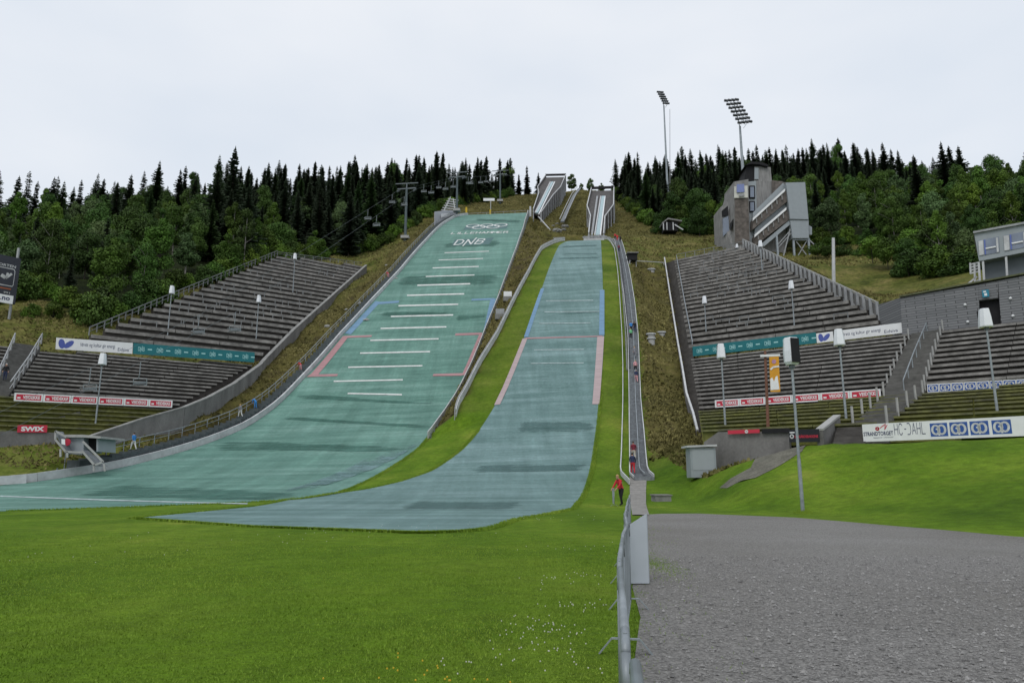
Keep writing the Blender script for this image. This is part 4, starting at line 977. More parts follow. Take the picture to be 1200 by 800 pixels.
def rocks(n_, px0, px1, py0, py1, Y0, Y1, s0, s1, nm, label, material=STONE, fn=hitT, group=None):
    for i in range(n_):
        px = random.uniform(px0, px1); py = random.uniform(py0, py1); p = fn(px, py); r = random.uniform(s0, s1)
        bm = bmesh.new(); bmesh.ops.create_icosphere(bm, subdivisions=2, radius=r)
        for v in bm.verts: v.co *= 1+.25*math.sin(v.co.x*5/r+i)*math.cos(v.co.y*4/r+i*2); v.co.z *= .6
        me = bpy.data.meshes.new(nm); bm.to_mesh(me); bm.free(); me.materials.append(material); o = obj_me(nm, me)
        o.location = (p.x, p.y, p.z+.1*r); o.rotation_euler = (0, 0, random.random()*6); tag(o, label, 'rock', group)
bpy.data.objects.remove(rb)
rocks(9, 645, 664, 262, 272, 0, 0, .6, 1.5, 'boulder', 'grey boulder in the rock heap below the stairs between the two inruns', group='boulders between the inruns')
rocks(7, 380, 470, 300, 400, 0, 0, .25, .7, 'boulder', 'pale boulder in the brown bank left of the big green hill', CONCL, group='boulders on the brown bank')
def disc(label, px, py, r, nm='ground_marker', h=.25, Yd=None):
    p = hitT(px, py); t = thing(nm, label, 'marker', tuple(p)); m = MB(); m.tube(p+up(-.6), p+up(h), r*.75, k=16); m.build('stem', CONCL, t); m = MB(); m.tube(p+up(h), p+up(h+.18), r, k=20); m.build('cap', OFFW, t)
disc('round white concrete cover on the bank, rightmost of three near the stairs', 775, 392, .75)
disc('round white concrete cover on the bank, upper one beside the stairs', 763, 396, .75, h=.5)
disc('round white concrete cover on the bank, lower one beside the stairs', 763.5, 402, .65, h=.6)
disc('small white slab on the grass above the right bank', 763, 317, .9, h=.1)
# ------------------------------------------------------------------ judge tower
jt = thing('judge_tower', 'grey timber judge tower with two slanted galleries behind the right stand', 'tower', tuple(atY(895, 300, 167)))
def slab(pp, Y, depth, name, material, Ys=None):
    P = [atY(x, y, (Ys[i] if Ys else Y)) for i, (x, y) in enumerate(pp)]; m = MB(); m.prism(P, (0, depth, 0)); return m.build(name, material, jt)
slab([(860, 300), (860, 213), (877, 210), (879, 300)], 165, 8, 'timber_body', WOODG)
slab([(861.5, 286), (861.5, 233), (877, 232), (878, 286)], 164.7, .25, 'timber_face', WOODB)
slab([(846, 300), (844, 243), (853, 236), (860, 214), (860, 300)], 0, 6, 'timber_side', WOODG, [171, 171, 169, 165.2, 165.2])
slab([(846.5, 254), (846, 247), (853, 241), (853.5, 252)], 0, .3, 'window', DARK, [169.2, 169.2, 167.4, 167.4])
slab([(847.5, 277), (847, 256), (853.5, 253), (854.5, 270)], 0, .3, 'window', GLASS, [169.2, 169.2, 167.4, 167.4])
slab([(855.5, 268), (855.5, 262), (859.5, 256), (856.5, 270)], 0, .3, 'window', DARK, [167, 167, 165.0, 165.0])
slab([(877, 300), (877, 213), (886, 212), (888, 300)], 165.8, 7, 'window_column', METALP)
for y0, y1 in ((219, 231), (237, 247)):
    slab([(878, y1+1.5), (878, y0-1.5), (884.7, y0-1.5), (885, y1+1.5)], 165.5, .25, 'window_frame', DARK)
    slab([(879.3, y1), (879.3, y0), (883.6, y0), (883.8, y1)], 165.2, .25, 'window', GLASS)
slab([(885, 300), (884.5, 212.5), (905, 212), (921, 214), (921, 300)], 166.3, 9, 'timber_body', WOODG)
slab([(905, 240), (905, 211.5), (917, 212.5), (921, 216), (914, 225)], 165.9, .4, 'timber_face', WOODB)
# galleries: white rail, brown lower body, pale slanted floor
for (x0, y0, x1, y1, dx) in ((882.5, 256.5, 920, 222, 0), (884.5, 276, 921.5, 244, 0)):
    slab([(x0, y0+12), (x0, y0), (x1, y1), (x1+4.5, y1+12.5), ], 163.6, 3, 'gallery', WOODB)
    slab([(x0, y0-1), (x0, y0-7.5), (x1-2, y1-8), (x1, y1-1)], 164.6, 3, 'gallery_roof', METALP)
    slab([(x0, y0+1.9), (x0, y0-1.2), (x1, y1-1.2), (x1, y1+1.9)], 163.2, .5, 'gallery_rail', WHITE)
    for i in range(6):
        t = (i+.5)/6.3; x = x0+(x1-x0)*t; y = y0+(y1-y0)*t; slab([(x+1, y+8), (x+.4, y+2.6), (x+1.6, y+1.6), (x+2.2, y+7)], 163.3, .35, 'gallery_rib', WOODG)
slab([(893, 285), (926, 257), (927, 262), (895, 289)], 163.8, 3, 'floor_beam', METALP)
slab([(921, 214), (943.5, 213.5), (947.5, 257), (926, 256.5), (924, 238)], 163, 8, 'right_block', METALP)
slab([(926, 257.6), (947.6, 257.6), (948, 279), (929, 279)], 163.3, 7, 'right_block', METALP)
slab([(948.2, 275), (948.2, 264), (951.5, 266), (951.5, 275)], 165, 3, 'side_box', METALP)
for (x0, y0, x1, y1, w) in ((929.5, 279, 931.5, 312, .45), (947, 279, 950, 309, .45), (909.5, 272, 912, 306, .45), (949, 282, 964, 296, .25), (912, 286, 928, 268, .2), (912, 290, 928, 272, .2), (918, 300, 926, 268, .25), (932, 305, 946, 281, .18), (933, 283, 949, 304, .18), (929, 281, 949, 281, .4)):
    m = MB(); m.bar(atY(x0, y0, 164), atY(x1, y1, 164), w, w); m.build('leg' if w > .4 else 'brace', GALV if w > .3 else GREYB, jt)
slab([(871.5, 214), (875, 193), (880, 190), (884, 192), (884, 214)], 167, 5, 'roof_hut_side', DARK)
slab([(884, 213), (884, 195), (903, 196), (904.5, 212)], 166.9, 6, 'roof_hut', WOODG)
slab([(884.3, 210), (884.3, 196.5), (889, 196.8), (889, 210)], 166.6, .25, 'window', METALP)
slab([(873, 194), (880, 189.5), (893, 190), (901, 193.5), (900, 195.2), (890, 192.6), (880, 192)], 166, 8, 'roof', DARK)
slab([(860.5, 232), (860.5, 218.5), (876, 217.5), (876.5, 231.5)], 164.3, .2, 'sign_panel', mat('cream_panel', (.55, .55, .50), .6, .05, 1))
slab([(863.5, 225.5), (863.5, 216), (872, 215.5), (872.5, 225)], 163.9, .15, 'emblem', mat('lilac_blue_print', (.18, .22, .42), .6, .1, 1))
slab([(866, 230), (866, 227.5), (872.5, 227.2), (872.5, 229.5)], 163.9, .15, 'small_print', GREYB)
# ------------------------------------------------------------------ block wall and cabin at right
bw = thing('block_wall', 'long grey block wall with a dark doorway above the right terrace block', 'wall')
BLOCK = bpy.data.materials.new('grey_block_wall'); BLOCK.use_nodes = True
_n = BLOCK.node_tree.nodes; _l = BLOCK.node_tree.links; _b = _n['Principled BSDF']; _b.inputs['Roughness'].default_value = .9
_tc = _n.new('ShaderNodeTexCoord'); _mp = _n.new('ShaderNodeMapping'); _mp.inputs['Rotation'].default_value = (math.radians(90), 0, 0); _br = _n.new('ShaderNodeTexBrick')
_mp.inputs['Scale'].default_value = (1, 1, 1)
_br.inputs['Scale'].default_value = 1; _br.inputs['Brick Width'].default_value = 1.6; _br.inputs['Row Height'].default_value = .30; _br.inputs['Mortar Size'].default_value = .03
_br.inputs['Color1'].default_value = (.16, .165, .175, 1); _br.inputs['Color2'].default_value = (.205, .21, .22, 1); _br.inputs['Mortar'].default_value = (.06, .06, .062, 1)
_l.new(_tc.outputs['Object'], _mp.inputs['Vector']); _l.new(_mp.outputs['Vector'], _br.inputs['Vector']); _l.new(_br.outputs['Color'], _b.inputs['Base Color'])
n0w = RLW.uw(RLW.hit(1160, 382))[1]+.6
W_ = lambda x, y, o=0: vhit(NR, n0w+o, x, y)
door = [(1148, 383), (1147, 352), (1170, 349), (1174, 379)]
def vprism(P, name, material, parent, depth=.5): m = MB(); m.prism(P, (NR[0]*depth, NR[1]*depth, 0)); return m.build(name, material, parent)
vprism([W_(1058, 400), W_(1055, 349), W_(1146.5, 333.2), W_(1148, 392)], 'wall_body', BLOCK, bw, 1.0)
vprism([W_(1147.2, 352), W_(1146.6, 333.2), W_(1169.4, 329), W_(1170, 349)], 'wall_body', BLOCK, bw, 1.0)
vprism([W_(1174, 392), W_(1169.6, 329), W_(1310, 302), W_(1310, 385)], 'wall_body', BLOCK, bw, 1.0)
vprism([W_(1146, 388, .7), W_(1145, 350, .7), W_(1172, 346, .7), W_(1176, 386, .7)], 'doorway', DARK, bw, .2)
a, b_ = W_(1055, 349, 0), W_(1029, 357, 4); m = MB(); m.prism([a-up(6), b_-up(5), b_, a], (.6, .8, 0)); m.build('wall_wing', BLOCK, bw)
m = MB(); m.bar(W_(1055, 348.5, .4), W_(1310, 301.5, .4), 1.3, .18); m.build('coping', mat('mossy_coping', (.10, .11, .06), .9, .3, 2), bw)
for x, y in ((1131, 357), (1184, 349.5), (1134, 377), (1187, 370)):
    m = MB(); m.ball(W_(x, y, -.1), .16); m.build('wall_lamp', WHITE, bw)
TQ = mat('turquoise_sign', (.02, .20, .30), .5, .05, 1)
a, b_ = W_(1151.5, 348.5, -.25), W_(1159.5, 347.2, -.25); b_.z = a.z
tb = Board('wall_sign', 'small turquoise sign above the dark doorway in the block wall', 'sign', a, b_, .85, TQ); tb.rect(.2, .15, tb.L-.2, .45, WHITE, 'pictogram'); tb.rect(.12, .55, .4, .72, WHITE, 'pictogram')
cb = thing('cabin', 'grey metal cabin on posts with wide windows at the right edge', 'building', tuple(W_(1170, 330, 6)))
K_ = lambda x, y, o=0: vhit(NR, n0w+4.0+o, x, y)
vprism([K_(1147.3, 306), K_(1141.5, 273.5), K_(1300, 240), K_(1300, 276)], 'cabin_body', METALP, cb, 9)
vprism([K_(1156, 333, 1.5), K_(1151, 303, 1.5), K_(1300, 270, 1.5), K_(1300, 305, 1.5)], 'lower_storey', mat('shaded_panel', (.13, .15, .165), .7, .1, 1), cb, 6)
m = MB(); P = [K_(1140.5, 273.3, -.3), K_(1300, 239.5, -.3), K_(1300, 239.5, 9), K_(1140.5, 273.3, 9)]; zt = P[0].z; m.prism([Vector((p.x, p.y, zt)) for p in P], (0, 0, .25)); m.build('roof', GREYB, cb)
BLF = mat('blue_window_frame', (.10, .14, .40), .5, .05, 1)
for x0, x1 in ((1146.5, 1171.5), (1176, 1204), (1208, 1236)):
    s = -(x1-x0)*.21; yb_, yt_ = 300-(x0-1146)*.19, 282-(x0-1146)*.2
    vprism([K_(x0+1.5, yb_, -.06), K_(x0, yt_, -.06), K_(x1-1, yt_+s*.9, -.06), K_(x1, yb_+s*.85, -.06)], 'window', GLASS, cb, .04)
    for t0, t1, mt_ in ((.0, .22, OFFW), (.26, .32, BLF), (.82, .92, OFFW)):
        xa, xb = x0+(x1-x0)*t0, x0+(x1-x0)*t1
        vprism([K_(xa+1.2, yb_+s*.9*t0-.5, -.12), K_(xa, yt_+s*.9*t0+.5, -.12), K_(xb, yt_+s*.9*t1+.5, -.12), K_(xb+1, yb_+s*.9*t1-.5, -.12)], 'window_panel', mt_, cb, .04)
    xa, xb = x0+(x1-x0)*.34, x0+(x1-x0)*.82
    m = MB(); m.bar(K_(xa, (yb_*.62+yt_*.38)+s*.35, -.15), K_(xb, (yb_*.62+yt_*.38)+s*.78, -.15), .08, .16); m.build('window_bar', WHITE, cb)
for x, y0, y1 in ((1147, 331, 307), (1152, 331, 306), (1179, 326, 301)):
    m = MB(); m.bar(K_(x+1.5, y0, .2), K_(x, y1, .2), .22, .22); m.build('post', OFFW, cb)
ls = thing('outdoor_stairs', 'small white railed landing and steps beside the grey cabin', 'stairs', tuple(K_(1140, 330)))
for y in (309, 312.5, 316, 319.5): m = MB(); m.bar(K_(1136.5, y+1, 1), K_(1147, y-1.5, 1), .1, .18); m.build('rail', OFFW, ls)
for a, b_ in (((1134, 333), (1145, 324)), ((1137, 335), (1147, 328)), ((1137, 308), (1137.5, 320)), ((1142, 308), (1142.5, 330))): m = MB(); m.bar(K_(*a, 1), K_(*b_, 1), .15, .2); m.build('rail', OFFW, ls)
# ------------------------------------------------------------------ scoreboard, hut, boxes
a = atY(-30, 341, 95); b_ = atY(17.5, 356.5, 99); a.z = b_.z; dd = b_-a
sbz = 6.8
SB = Board('billboard', 'tall dark billboard with a white strip, cut by the left edge beside the wood', 'billboard', a, b_, sbz, mat('dark_billboard', (.03, .033, .045), .6, .15, 1), .3)
L_ = SB.L
SB.rect(L_*.02, -.05, L_*.94, 1.15, WHITE, 'white_strip'); SB.text('.no', L_*.62, .35, L_*.86, .85, NAVY, bold=.03)
SB.text('SPORTEN', L_*.35, 5.2, L_*.9, 5.6, OFFW, bold=.02); SB.rect(L_*.2, 1.95, L_*.85, 2.15, mat('rust_print', (.28, .08, .03), .6, .1, 1), 'orange_strip'); SB.text('991', L_*.68, 1.35, L_*.84, 1.6, OFFW, bold=.02)
SB.strokes(stroke([(0, 0), (3.2, 0), (3.4, .2), (3.4, 2.2), (3.2, 2.5), (0, 2.5)], .12), L_*.5, 2.5, L_*.115, 1, OFFW, 'frame_line')
SB.strokes([leaf(0, 0, .5, .22, .9), leaf(.55, .35, .55, .24, 1.2), leaf(-.45, .3, .45, .2, 2.2)][0:0] or stroke([(-.5, .3), (0, 0), (.5, .6)], .28)+stroke([(0, 0), (.1, .6)], .26)+stroke([(-.2, -.1), (-.6, .1)], .2), L_*.70, 3.6, 1.1, 1.1, OFFW, 'emblem')
m = MB()
for t in (.12, .93):
    p = SB.pt(L_*t, 0, -.4); m.bar(Vector((p.x, p.y, Tz(p.x, p.y)-.3)), SB.pt(L_*t, sbz+1.6, -.4), .25, .25)
m.build('post', GREYB, SB.t)
# entrance hut left
hY = 67
hutt = thing('entrance_hut', 'small grey hut with flat roof and steel stairs at the foot of the left stand', 'hut', tuple(atY(100, 530, hY)))
def hprism(pp, Y, dep, nm, mt_): m = MB(); m.prism([atY(x, y, Y) for x, y in pp], (0, dep, 0)); return m.build(nm, mt_, hutt)
hprism([(80, 528), (79, 512), (98, 512), (98, 530)], hY, 3, 'hut_wall', METALP)
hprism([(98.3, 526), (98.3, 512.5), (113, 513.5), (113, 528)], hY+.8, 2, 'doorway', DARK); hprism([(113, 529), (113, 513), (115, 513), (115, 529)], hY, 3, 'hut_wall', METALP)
hprism([(76, 512.2), (76, 509), (97, 509), (118, 511), (118, 513.5), (97, 512.2)], hY-.4, 4.2, 'roof', CONCL)
for (pp, nm, mt_) in (([(97, 530), (97, 527), (120, 546), (111, 546)], 'stair_flight', STEP), ([(64, 506), (67, 505), (79, 528), (97, 530), (96, 533), (76, 531)], 'stair_flight', STEP)): hprism(pp, hY-.8, .9, nm, mt_)
for P in ([(97, 517), (121, 541)], [(96, 528), (111, 545)], [(65, 505), (78, 512)], [(65, 515), (77, 529)], [(77, 529), (97, 530)], [(65, 505), (65, 515)], [(110, 545), (121, 541)], [(71, 535), (71, 526)], [(79, 536), (79, 529)], [(110, 552), (110, 545)], [(123, 552), (122, 543)]):
    m = MB(); m.bar(atY(*P[0], hY-1.2), atY(*P[1], hY-1.2), .1, .16); m.build('rail', CONCL, hutt)
hprism([(72, 520), (72, 514), (76, 514.5), (76, 521)], hY-1.6, .05, 'notice', WHITE); m = MB(); p = atY(79, 518, hY-.5); m.tube(p, p+Vector((0, -.08, 0)), .33, k=16); m.build('round_sign', RED, hutt)
# railings along the left walkway
wk = thing('hillside_walkway', 'dark steel step walkway with handrail climbing outside the left kerb of the big hill', 'walkway')
wl_ = lambda y: float(np.interp(y, [68, 90, 110, 130], [1.25, 1.1, .6, .35]))
P1 = [p+up(wl_(p.y)) for p in along(XLl, PL, 68, 226, 2, -.6)]; P2 = [p+up(wl_(p.y)) for p in along(XLl, PL, 68, 226, 2, -1.8)]
stair_between(P1[::-1], P2[::-1], 150, wk, mat('dark_grating', (.07, .085, .09), .7, .25, 2), 1.9)
m = MB()
for i, (a, b_) in enumerate(zip(P2[:-1], P2[1:])):
    o_ = Vector((-.2, 0, 0)); m.tube(a+o_-up(.8), a+o_+up(1.1), .05, k=5); m.tube(a+o_+up(1.1), b_+o_+up(1.1), .05, k=5); m.tube(a+o_+up(.6), b_+o_+up(.6), .035, k=5)
m.build('handrail', GALV, wk)
# meter box and stone at right of the stairs
p = vhit(NR, ub-3.0, 822, 551.5); ub_ = thing('utility_box', 'pale grey utility box with a slanted lid left of the right concrete wall', 'box', tuple(p))
m = MB(); m.box((p.x, p.y, p.z+.6), (1.9, 1.4, 2.2)); m.build('cabinet', METALP, ub_); m = MB(); m.box((p.x-.1, p.y, p.z+1.82), (2.25, 1.8, .14), ry=-.04); m.build('lid', OFFW, ub_)
m = MB(); m.box((p.x, p.y-.71, p.z+.8), (1.6, .03, 1.5)); m.build('door', mat('box_door', (.31, .34, .36), .5, .05, 1), ub_)
p = hitT(775, 587); o = thing('stone_block', 'low grey stone slab in the grass right of the path to the stairs', 'block', tuple(p)); m = MB(); m.box((p.x, p.y, p.z+.12), (1.1, .7, .5), .2, .05); m.build('block', STONE, o); m = MB(); m.box((p.x, p.y-.02, p.z+.40), (1.25, .8, .07), .2, .05); m.build('cover', CONC, o)
# shed and kiosk
p = atY(785, 272, 196); sh = thing('shed', 'small weathered shed with white posts in the grass below the bushes', 'shed', tuple(p))
m = MB(); m.box((p.x, p.y, p.z+1.2), (4.0, 3, 2.6)); m.build('walls', DARK, sh); m = MB(); m.prism([p+Vector((-2.6, -2, 2.2)), p+Vector((-.8, -2, 3.6)), p+Vector((3.2, -2, 2.9)), p+Vector((3.1, -2, 2.5)), p+Vector((-.8, -2, 3.2)), p+Vector((-2.5, -2, 1.9))], (0, 4, 0)); m.build('roof', WOODG, sh)
for dx in (-2.2, -1.2, .6): m = MB(); m.bar(p+Vector((dx, -1.8, 0)), p+Vector((dx, -1.8, 2.3)), .25, .25); m.build('post', OFFW, sh)
m = MB(); m.bar(p+Vector((1, -1.9, 1.6)), p+Vector((3.4, -1.9, 0)), .2, .3); m.build('brace', OFFW, sh)
p = hitT(741, 309); ks = thing('timing_hut', 'little dark hut on stilts beside the upper part of the long stairs', 'hut', tuple(p))
m = MB(); m.box((p.x, p.y, p.z+1.3), (1.9, 1.5, 1.4)); m.build('walls', DARK, ks); m = MB(); m.box((p.x, p.y-.1, p.z+2.1), (2.4, 2.1, .2)); m.build('roof', WOODG, ks); m = MB(); [m.bar(p+Vector((dx, 0, -1.4)), p+Vector((dx, 0, 1)), .15, .15) for dx in (-.8, .8)]; m.build('leg', GREYB, ks)
m = MB(); a = hitT(738, 309)+up(.7); b_ = hitT(778, 311)+up(.7); m.bar(a, b_, .12, .14); m.bar(a, a-up(1), .1, .1); m.bar(b_, b_-up(1), .1, .1); tag(m.build('rail', OFFW), 'thin white rail across the grass between the long stairs and the right stand', 'rail')
for i, (px, py, Y) in enumerate([(595, 349, 147), (586, 370, 138)]):
    p = hitT(px, py+3)+up(1.1); t = thing('equipment_box', ['white', 'grey'][i]+' equipment box in the brown gap between the two hills', 'box', tuple(p)); m = MB(); m.box(p, (1.5, 1, 1.0)); m.build('cabinet', WHITE if i == 0 else GREYB, t); m = MB(); m.box(p-up(.9), (1.7, 1.2, .9)); m.build('plinth', STONE, t)
# ------------------------------------------------------------------ lamps
LAMPW = mat('lamp_casing', (.74, .76, .80), .35, .04, 1)
def lamp(label, px0, py0, px1, py1, base, hw=.72, hh=1.35, yaw=0.0, dark=None, group='box lamps on poles'):
    h = F*0+1; t = thing('floodlight_post', label, 'lamp', tuple(base), None)
    dist = base.y*CP+(base.z-EYE)*SP
    top = atY(px1, py1, base.y); top = Vector((base.x, base.y, top.z))
    m = MB(); m.tube(base-up(.3), Vector((base.x, base.y, base.z+(top.z-base.z)*.3)), .09, .085, 10); m.tube(Vector((base.x, base.y, base.z+(top.z-base.z)*.3)), top-up(hh), .07, .06, 10); m.build('pole', GALV, t)
    # casing: tapered body, rounded back
    c = top-up(hh/2); R = Matrix.Rotation(yaw, 3, 'Z')
    def q(x, y, z): return c+R @ Vector((x*hw, y*hw, z*hh))
    bm_ = MB(); A1 = [(-.42, -.5), (.42, -.5), (.5, .1), (.3, .5), (-.3, .5), (-.5, .1)]
    n_ = len(bm_.v)
    prof = [(-.5, .70), (-.40, .95), (0, 1.0), (.45, .86), (.5, .80)] if yaw < 1.5 else [(-.5, .90), (-.44, 1.0), (0, .90), (.46, .72), (.5, .66)]
    for z, s_ in prof: bm_.v += [tuple(q(x*s_, y*s_, z)) for x, y in A1]
    for j in range(len(prof)-1):
        for i in range(6): k_ = (i+1) % 6; bm_.f.append((n_+j*6+i, n_+j*6+k_, n_+(j+1)*6+k_, n_+(j+1)*6+i))
    bm_.f.append(tuple(range(n_+5, n_-1, -1))); bm_.f.append(tuple(range(n_+24, n_+30)))
    bm_.build('lamp_casing', LAMPW, t)
    g_ = MB(); g_.prism([q(-.36, -.505, -.44), q(.36, -.505, -.44), q(.36, -.505, .46), q(-.36, -.505, .46)], R @ Vector((0, -.05*hw, 0))); g_.build('lamp_glass', DARK if dark is None else dark, t)
    m = MB(); m.box(top-up(hh+.08), (.22, .22, .2)); m.build('bracket', GALVD, t)
    return t
P3 = math.pi
lampdata = [
 ('tall box lamp standing on the lawn, nearest of all the lamps', 941, 602, 935, 396, hitT(941, 601), .66, 1.34, math.radians(17)),
 ('box lamp in the upper left stand, left of the middle one', 197, 392, 203, 335, LU.hit(196.5, 391), .75, 1.25, P3),
 ('box lamp in the middle of the upper left stand', 301, 399, 303.5, 346, LU.hit(300, 398), .75, 1.25, P3),
 ('box lamp at the top edge of the left stand', 343, 345, 346.5, 297, LU.hit(343, 345), .75, 1.25, P3),
 ('box lamp in front of the red boards of the left stand', 112, 495, 122, 414, LG.hit(112, 495), .8, 1.25, P3+.2),
 ('box lamp at the left side of the upper right stand', 827, 389, 826, 347, RU.hit(827.5, 389), .75, 1.25, P3),
 ('box lamp in the middle of the upper right stand', 931, 383, 928.5, 329, RU.hit(931, 383), .75, 1.25, P3),
 ('box lamp at the upper end of the right stand near the judge tower', 893, 321, 891, 282, RU.hit(893.5, 321), .8, 1.3, P3),
 ('box lamp in front of the teal banner of the right stand', 850, 500, 846.5, 403, RG.hit(850, 499), .72, 1.25, P3),
 ('box lamp in front of the white banner of the right stand', 992, 495, 982.5, 386, RG.hit(992, 495), .8, 1.25, P3-.2),
 ('box lamp in front of the dark doorway, rightmost of the lamps', 1169, 484, 1155, 362, RG.hit(1169, 484), .82, 1.3, P3-.2),
 ('little lamp head at the top corner of the right stand under the tower', 865, 292, 864.5, 286, RU.hit(864, 295), .6, .9, P3),
]
for L0 in lampdata: lamp(*L0)
# flag pole
p = RG.hit(900, 503); fp = thing('flag_pole', 'brown pole carrying a hanging orange and white banner in the right stand', 'flag pole', tuple(p))
tp = atY(896.5, 411, p.y); m = MB(); m.tube(p-up(.5), tp, .13, .1, 8); m.build('pole', RUST, fp)
m = MB(); m.bar(atY(891, 417, p.y-.2), atY(914, 416, p.y-.2), .1, .16); m.build('crossbar', WHITE, fp)
m = MB(); fq = [atY(x, y, p.y-.25) for x, y in [(903, 459), (901.5, 418), (912.5, 417.5), (914.5, 459)]]; m.prism(fq, (0, .03, 0)); cl = m.build('banner_cloth', ORANGE, fp)
m = MB(); m.poly([atY(x, y, p.y-.28) for x, y in [(903, 457), (902.6, 444), (905, 442), (907, 447), (909, 441), (911, 440), (913.5, 456)]]); m.build('white_print', WHITE, fp)
m = MB(); m.poly([atY(x, y, p.y-.28) for x, y in leaf(907, 423.5, 2.6, 2.6, 0, 10)]); m.build('round_print', mat('lilac_print', (.40, .22, .34), .6, .1, 1), fp)
m = MB(); [m.bar(atY(x0, y0, p.y-.28), atY(x1, y1, p.y-.28), .02, .12) for x0, y0, x1, y1 in ((903, 433, 906, 430), (906, 430, 913, 429))]; m.build('line_print', WHITE, fp)
# tall floodlight masts
def mast(label, px0, py0, px1, py1, Y, rows_, cols_, wpx, hpx, r=.45):
    b0 = atY(px0, py0, Y); tp = atY(px1, py1, Y); tp = Vector((b0.x, b0.y, tp.z)); t = thing('floodlight_mast', label, 'floodlight', tuple(b0))
    m = MB(); m.tube(b0-up(4), tp, r, r*.55, 10); m.build('mast', GALV, t)
    sc = (tp.y*CP+tp.z*SP)/F; w = wpx*sc; h = hpx*sc; c = tp
    fr = MB()
    for i in range(rows_):
        f_ = i/(rows_-1); z = c.z+h*(.08+.9*f_); xo = c.x-w*.46*f_+w*.16; yo = c.y-h*.10*(1-f_)
        fr.bar((xo-w*.34, yo-.8, z-w*.10), (xo+w*.34, yo+.8, z+w*.10), .12, .12)
        for j in range(cols_):
            g_ = (j+.5)/cols_-.5; m = MB(); m.box((xo+g_*w*.68, yo+g_*1.6-.4, z+g_*w*.2), (w*.66/cols_, .5, h*.5/rows_), .2, -.5); m.build('lamp', mat('lamp_dark', (.06, .065, .07), .4, .3, 2), t)
    fr.bar((c.x, c.y, c.z-.5), (c.x-w*.2, c.y, c.z+h), .18, .18); fr.bar((c.x+w*.25, c.y+.5, c.z+h*.1), (c.x-w*.05, c.y+.5, c.z+h*.95), .12, .12)
    fr.bar((c.x+w*.2, c.y+1.2, c.z), (c.x+w*.42, c.y+1.2, c.z+h*.25), .1, .1); fr.bar((c.x+w*.42, c.y+1.2, c.z+h*.25), (c.x+w*.2, c.y+1.2, c.z+h*.75), .08, .08)
    fr.build('rack', GALV, t); return t
mast('tallest slender floodlight mast right of the smaller inrun', 783, 238, 779.5, 124, 225, 6, 3, 13, 17, .42)
mast('stout floodlight mast with a big tilted lamp rack behind the judge tower', 871.5, 215, 869.5, 148, 185, 7, 4, 28, 33, .50)
vpost('thin grey mast standing just behind the tall floodlight mast', 'mast', 'lightning_mast', 785, 240, 128, 235, .10, GREYB)
vpost('pale pointed pole beside the grass right of the judge tower', 'pole', 'pole', 976.5, 336, 279, 118, .32, OFFW)
# ------------------------------------------------------------------ chair lift
def cat_pts():
    A2 = atY(165, 424, 75); A1 = atY(276, 366, 90); p1 = atY(486, 222, 187); p2 = atY(544, 208, 218); p3 = atY(593, 205, 262); e = atY(618, 206, 300)
    A0 = A2+(A2-A1)*1.6
    return [A0, A2, A1, p1, p2, p3, e]
CA = cat_pts(); offs = Vector((-4.6, .6, 0)); CB = [p+offs for p in CA]
for P, lb in ((CA, 'right'), (CB, 'left')):
    m = MB(); m.path(P, .018, 4); tag(m.build('lift_cable', GALVD), f'{lb} hauling cable of the chairlift on the left hillside', 'cable')
for i, (p, gy_, lb) in enumerate(((CA[3], 279, 'nearest chairlift pylon with a wide crossarm left of the big green hill'), (CA[4], 247, 'middle chairlift pylon above the screen wall at the crest'), (CA[5], 236, 'farthest chairlift pylon among the spruces on the ridge'))):
    c = p+offs/2; t = thing('lift_pylon', lb, 'pylon', tuple(c)); base = atY(proj(c)[0], gy_, c.y); 
    m = MB(); m.tube((c.x, c.y, base.z-1), (c.x, c.y, c.z+.3), .42, .28, 12); m.build('column', mat('pylon_grey_green', (.075, .10, .105), .5, .1, 1), t)
    m = MB(); m.bar(c+Vector((-2.6, .4, .35)), c+Vector((2.6, -.4, .35)), .3, .3); m.bar(c+Vector((-3.2, .4, 1.9)), c+Vector((3.2, -.4, 1.9)), .2, .25); m.bar(c+up(.3), c+up(2), .25, .25); m.build('crossarm', GALVD, t)
    for q in (p, p+offs):
        m = MB(); d = (CA[i+3]-CA[i+2]).normalized()
        for k_ in (-1.5, -.5, .5, 1.5): m.tube(q+d*k_+Vector((-.08, 0, -.2)), q+d*k_+Vector((.08, 0, -.2)), .28, k=10)
        m.bar(q-d*2, q+d*2, .12, .2); m.build('sheave_set', GALVD, t)
    m = MB(); m.box((c.x, c.y, base.z+.1), (2.2, 2.2, .8)); m.build('footing', CONCL, t)
def chair_meshes():
    r = thing('lift_chair', '', 'chair'); parts = []
    m = MB(); m.tube((0, 0, 0), (0, 0, -1.6), .05); m.tube((0, 0, -1.6), (-.25, .2, -2.1), .05); m.tube((-.95, .2, -2.1), (.95, .2, -2.1), .045)
    for s in (-.95, .95): m.tube((s, .2, -2.1), (s, .3, -2.9), .045); m.tube((s, .3, -2.9), (s, -.25, -3.0), .045); m.tube((s, .2, -2.5), (s, -.35, -2.55), .035)
    m.tube((-.95, -.35, -2.55), (.95, -.35, -2.55), .035); m.build('hanger', GALV, r)
    m = MB(); m.box((0, 0, -2.95), (1.7, .42, .05)); m.build('seat', GALVD, r); m = MB(); m.box((0, .3, -2.6), (1.7, .04, .34), rx=-.15); m.build('backrest', GALVD, r)
    return r
CH = chair_meshes()
def cut(P, px):
    """point of a cable seen at the given column"""
    best = None
    for a, b_ in zip(P[:-1], P[1:]):
        for i in range(60):
            q = a.lerp(b_, i/60); d = abs(proj(q)[0]-px)
            if best is None or d < best[0]: best = (d, q)
    return best[1]
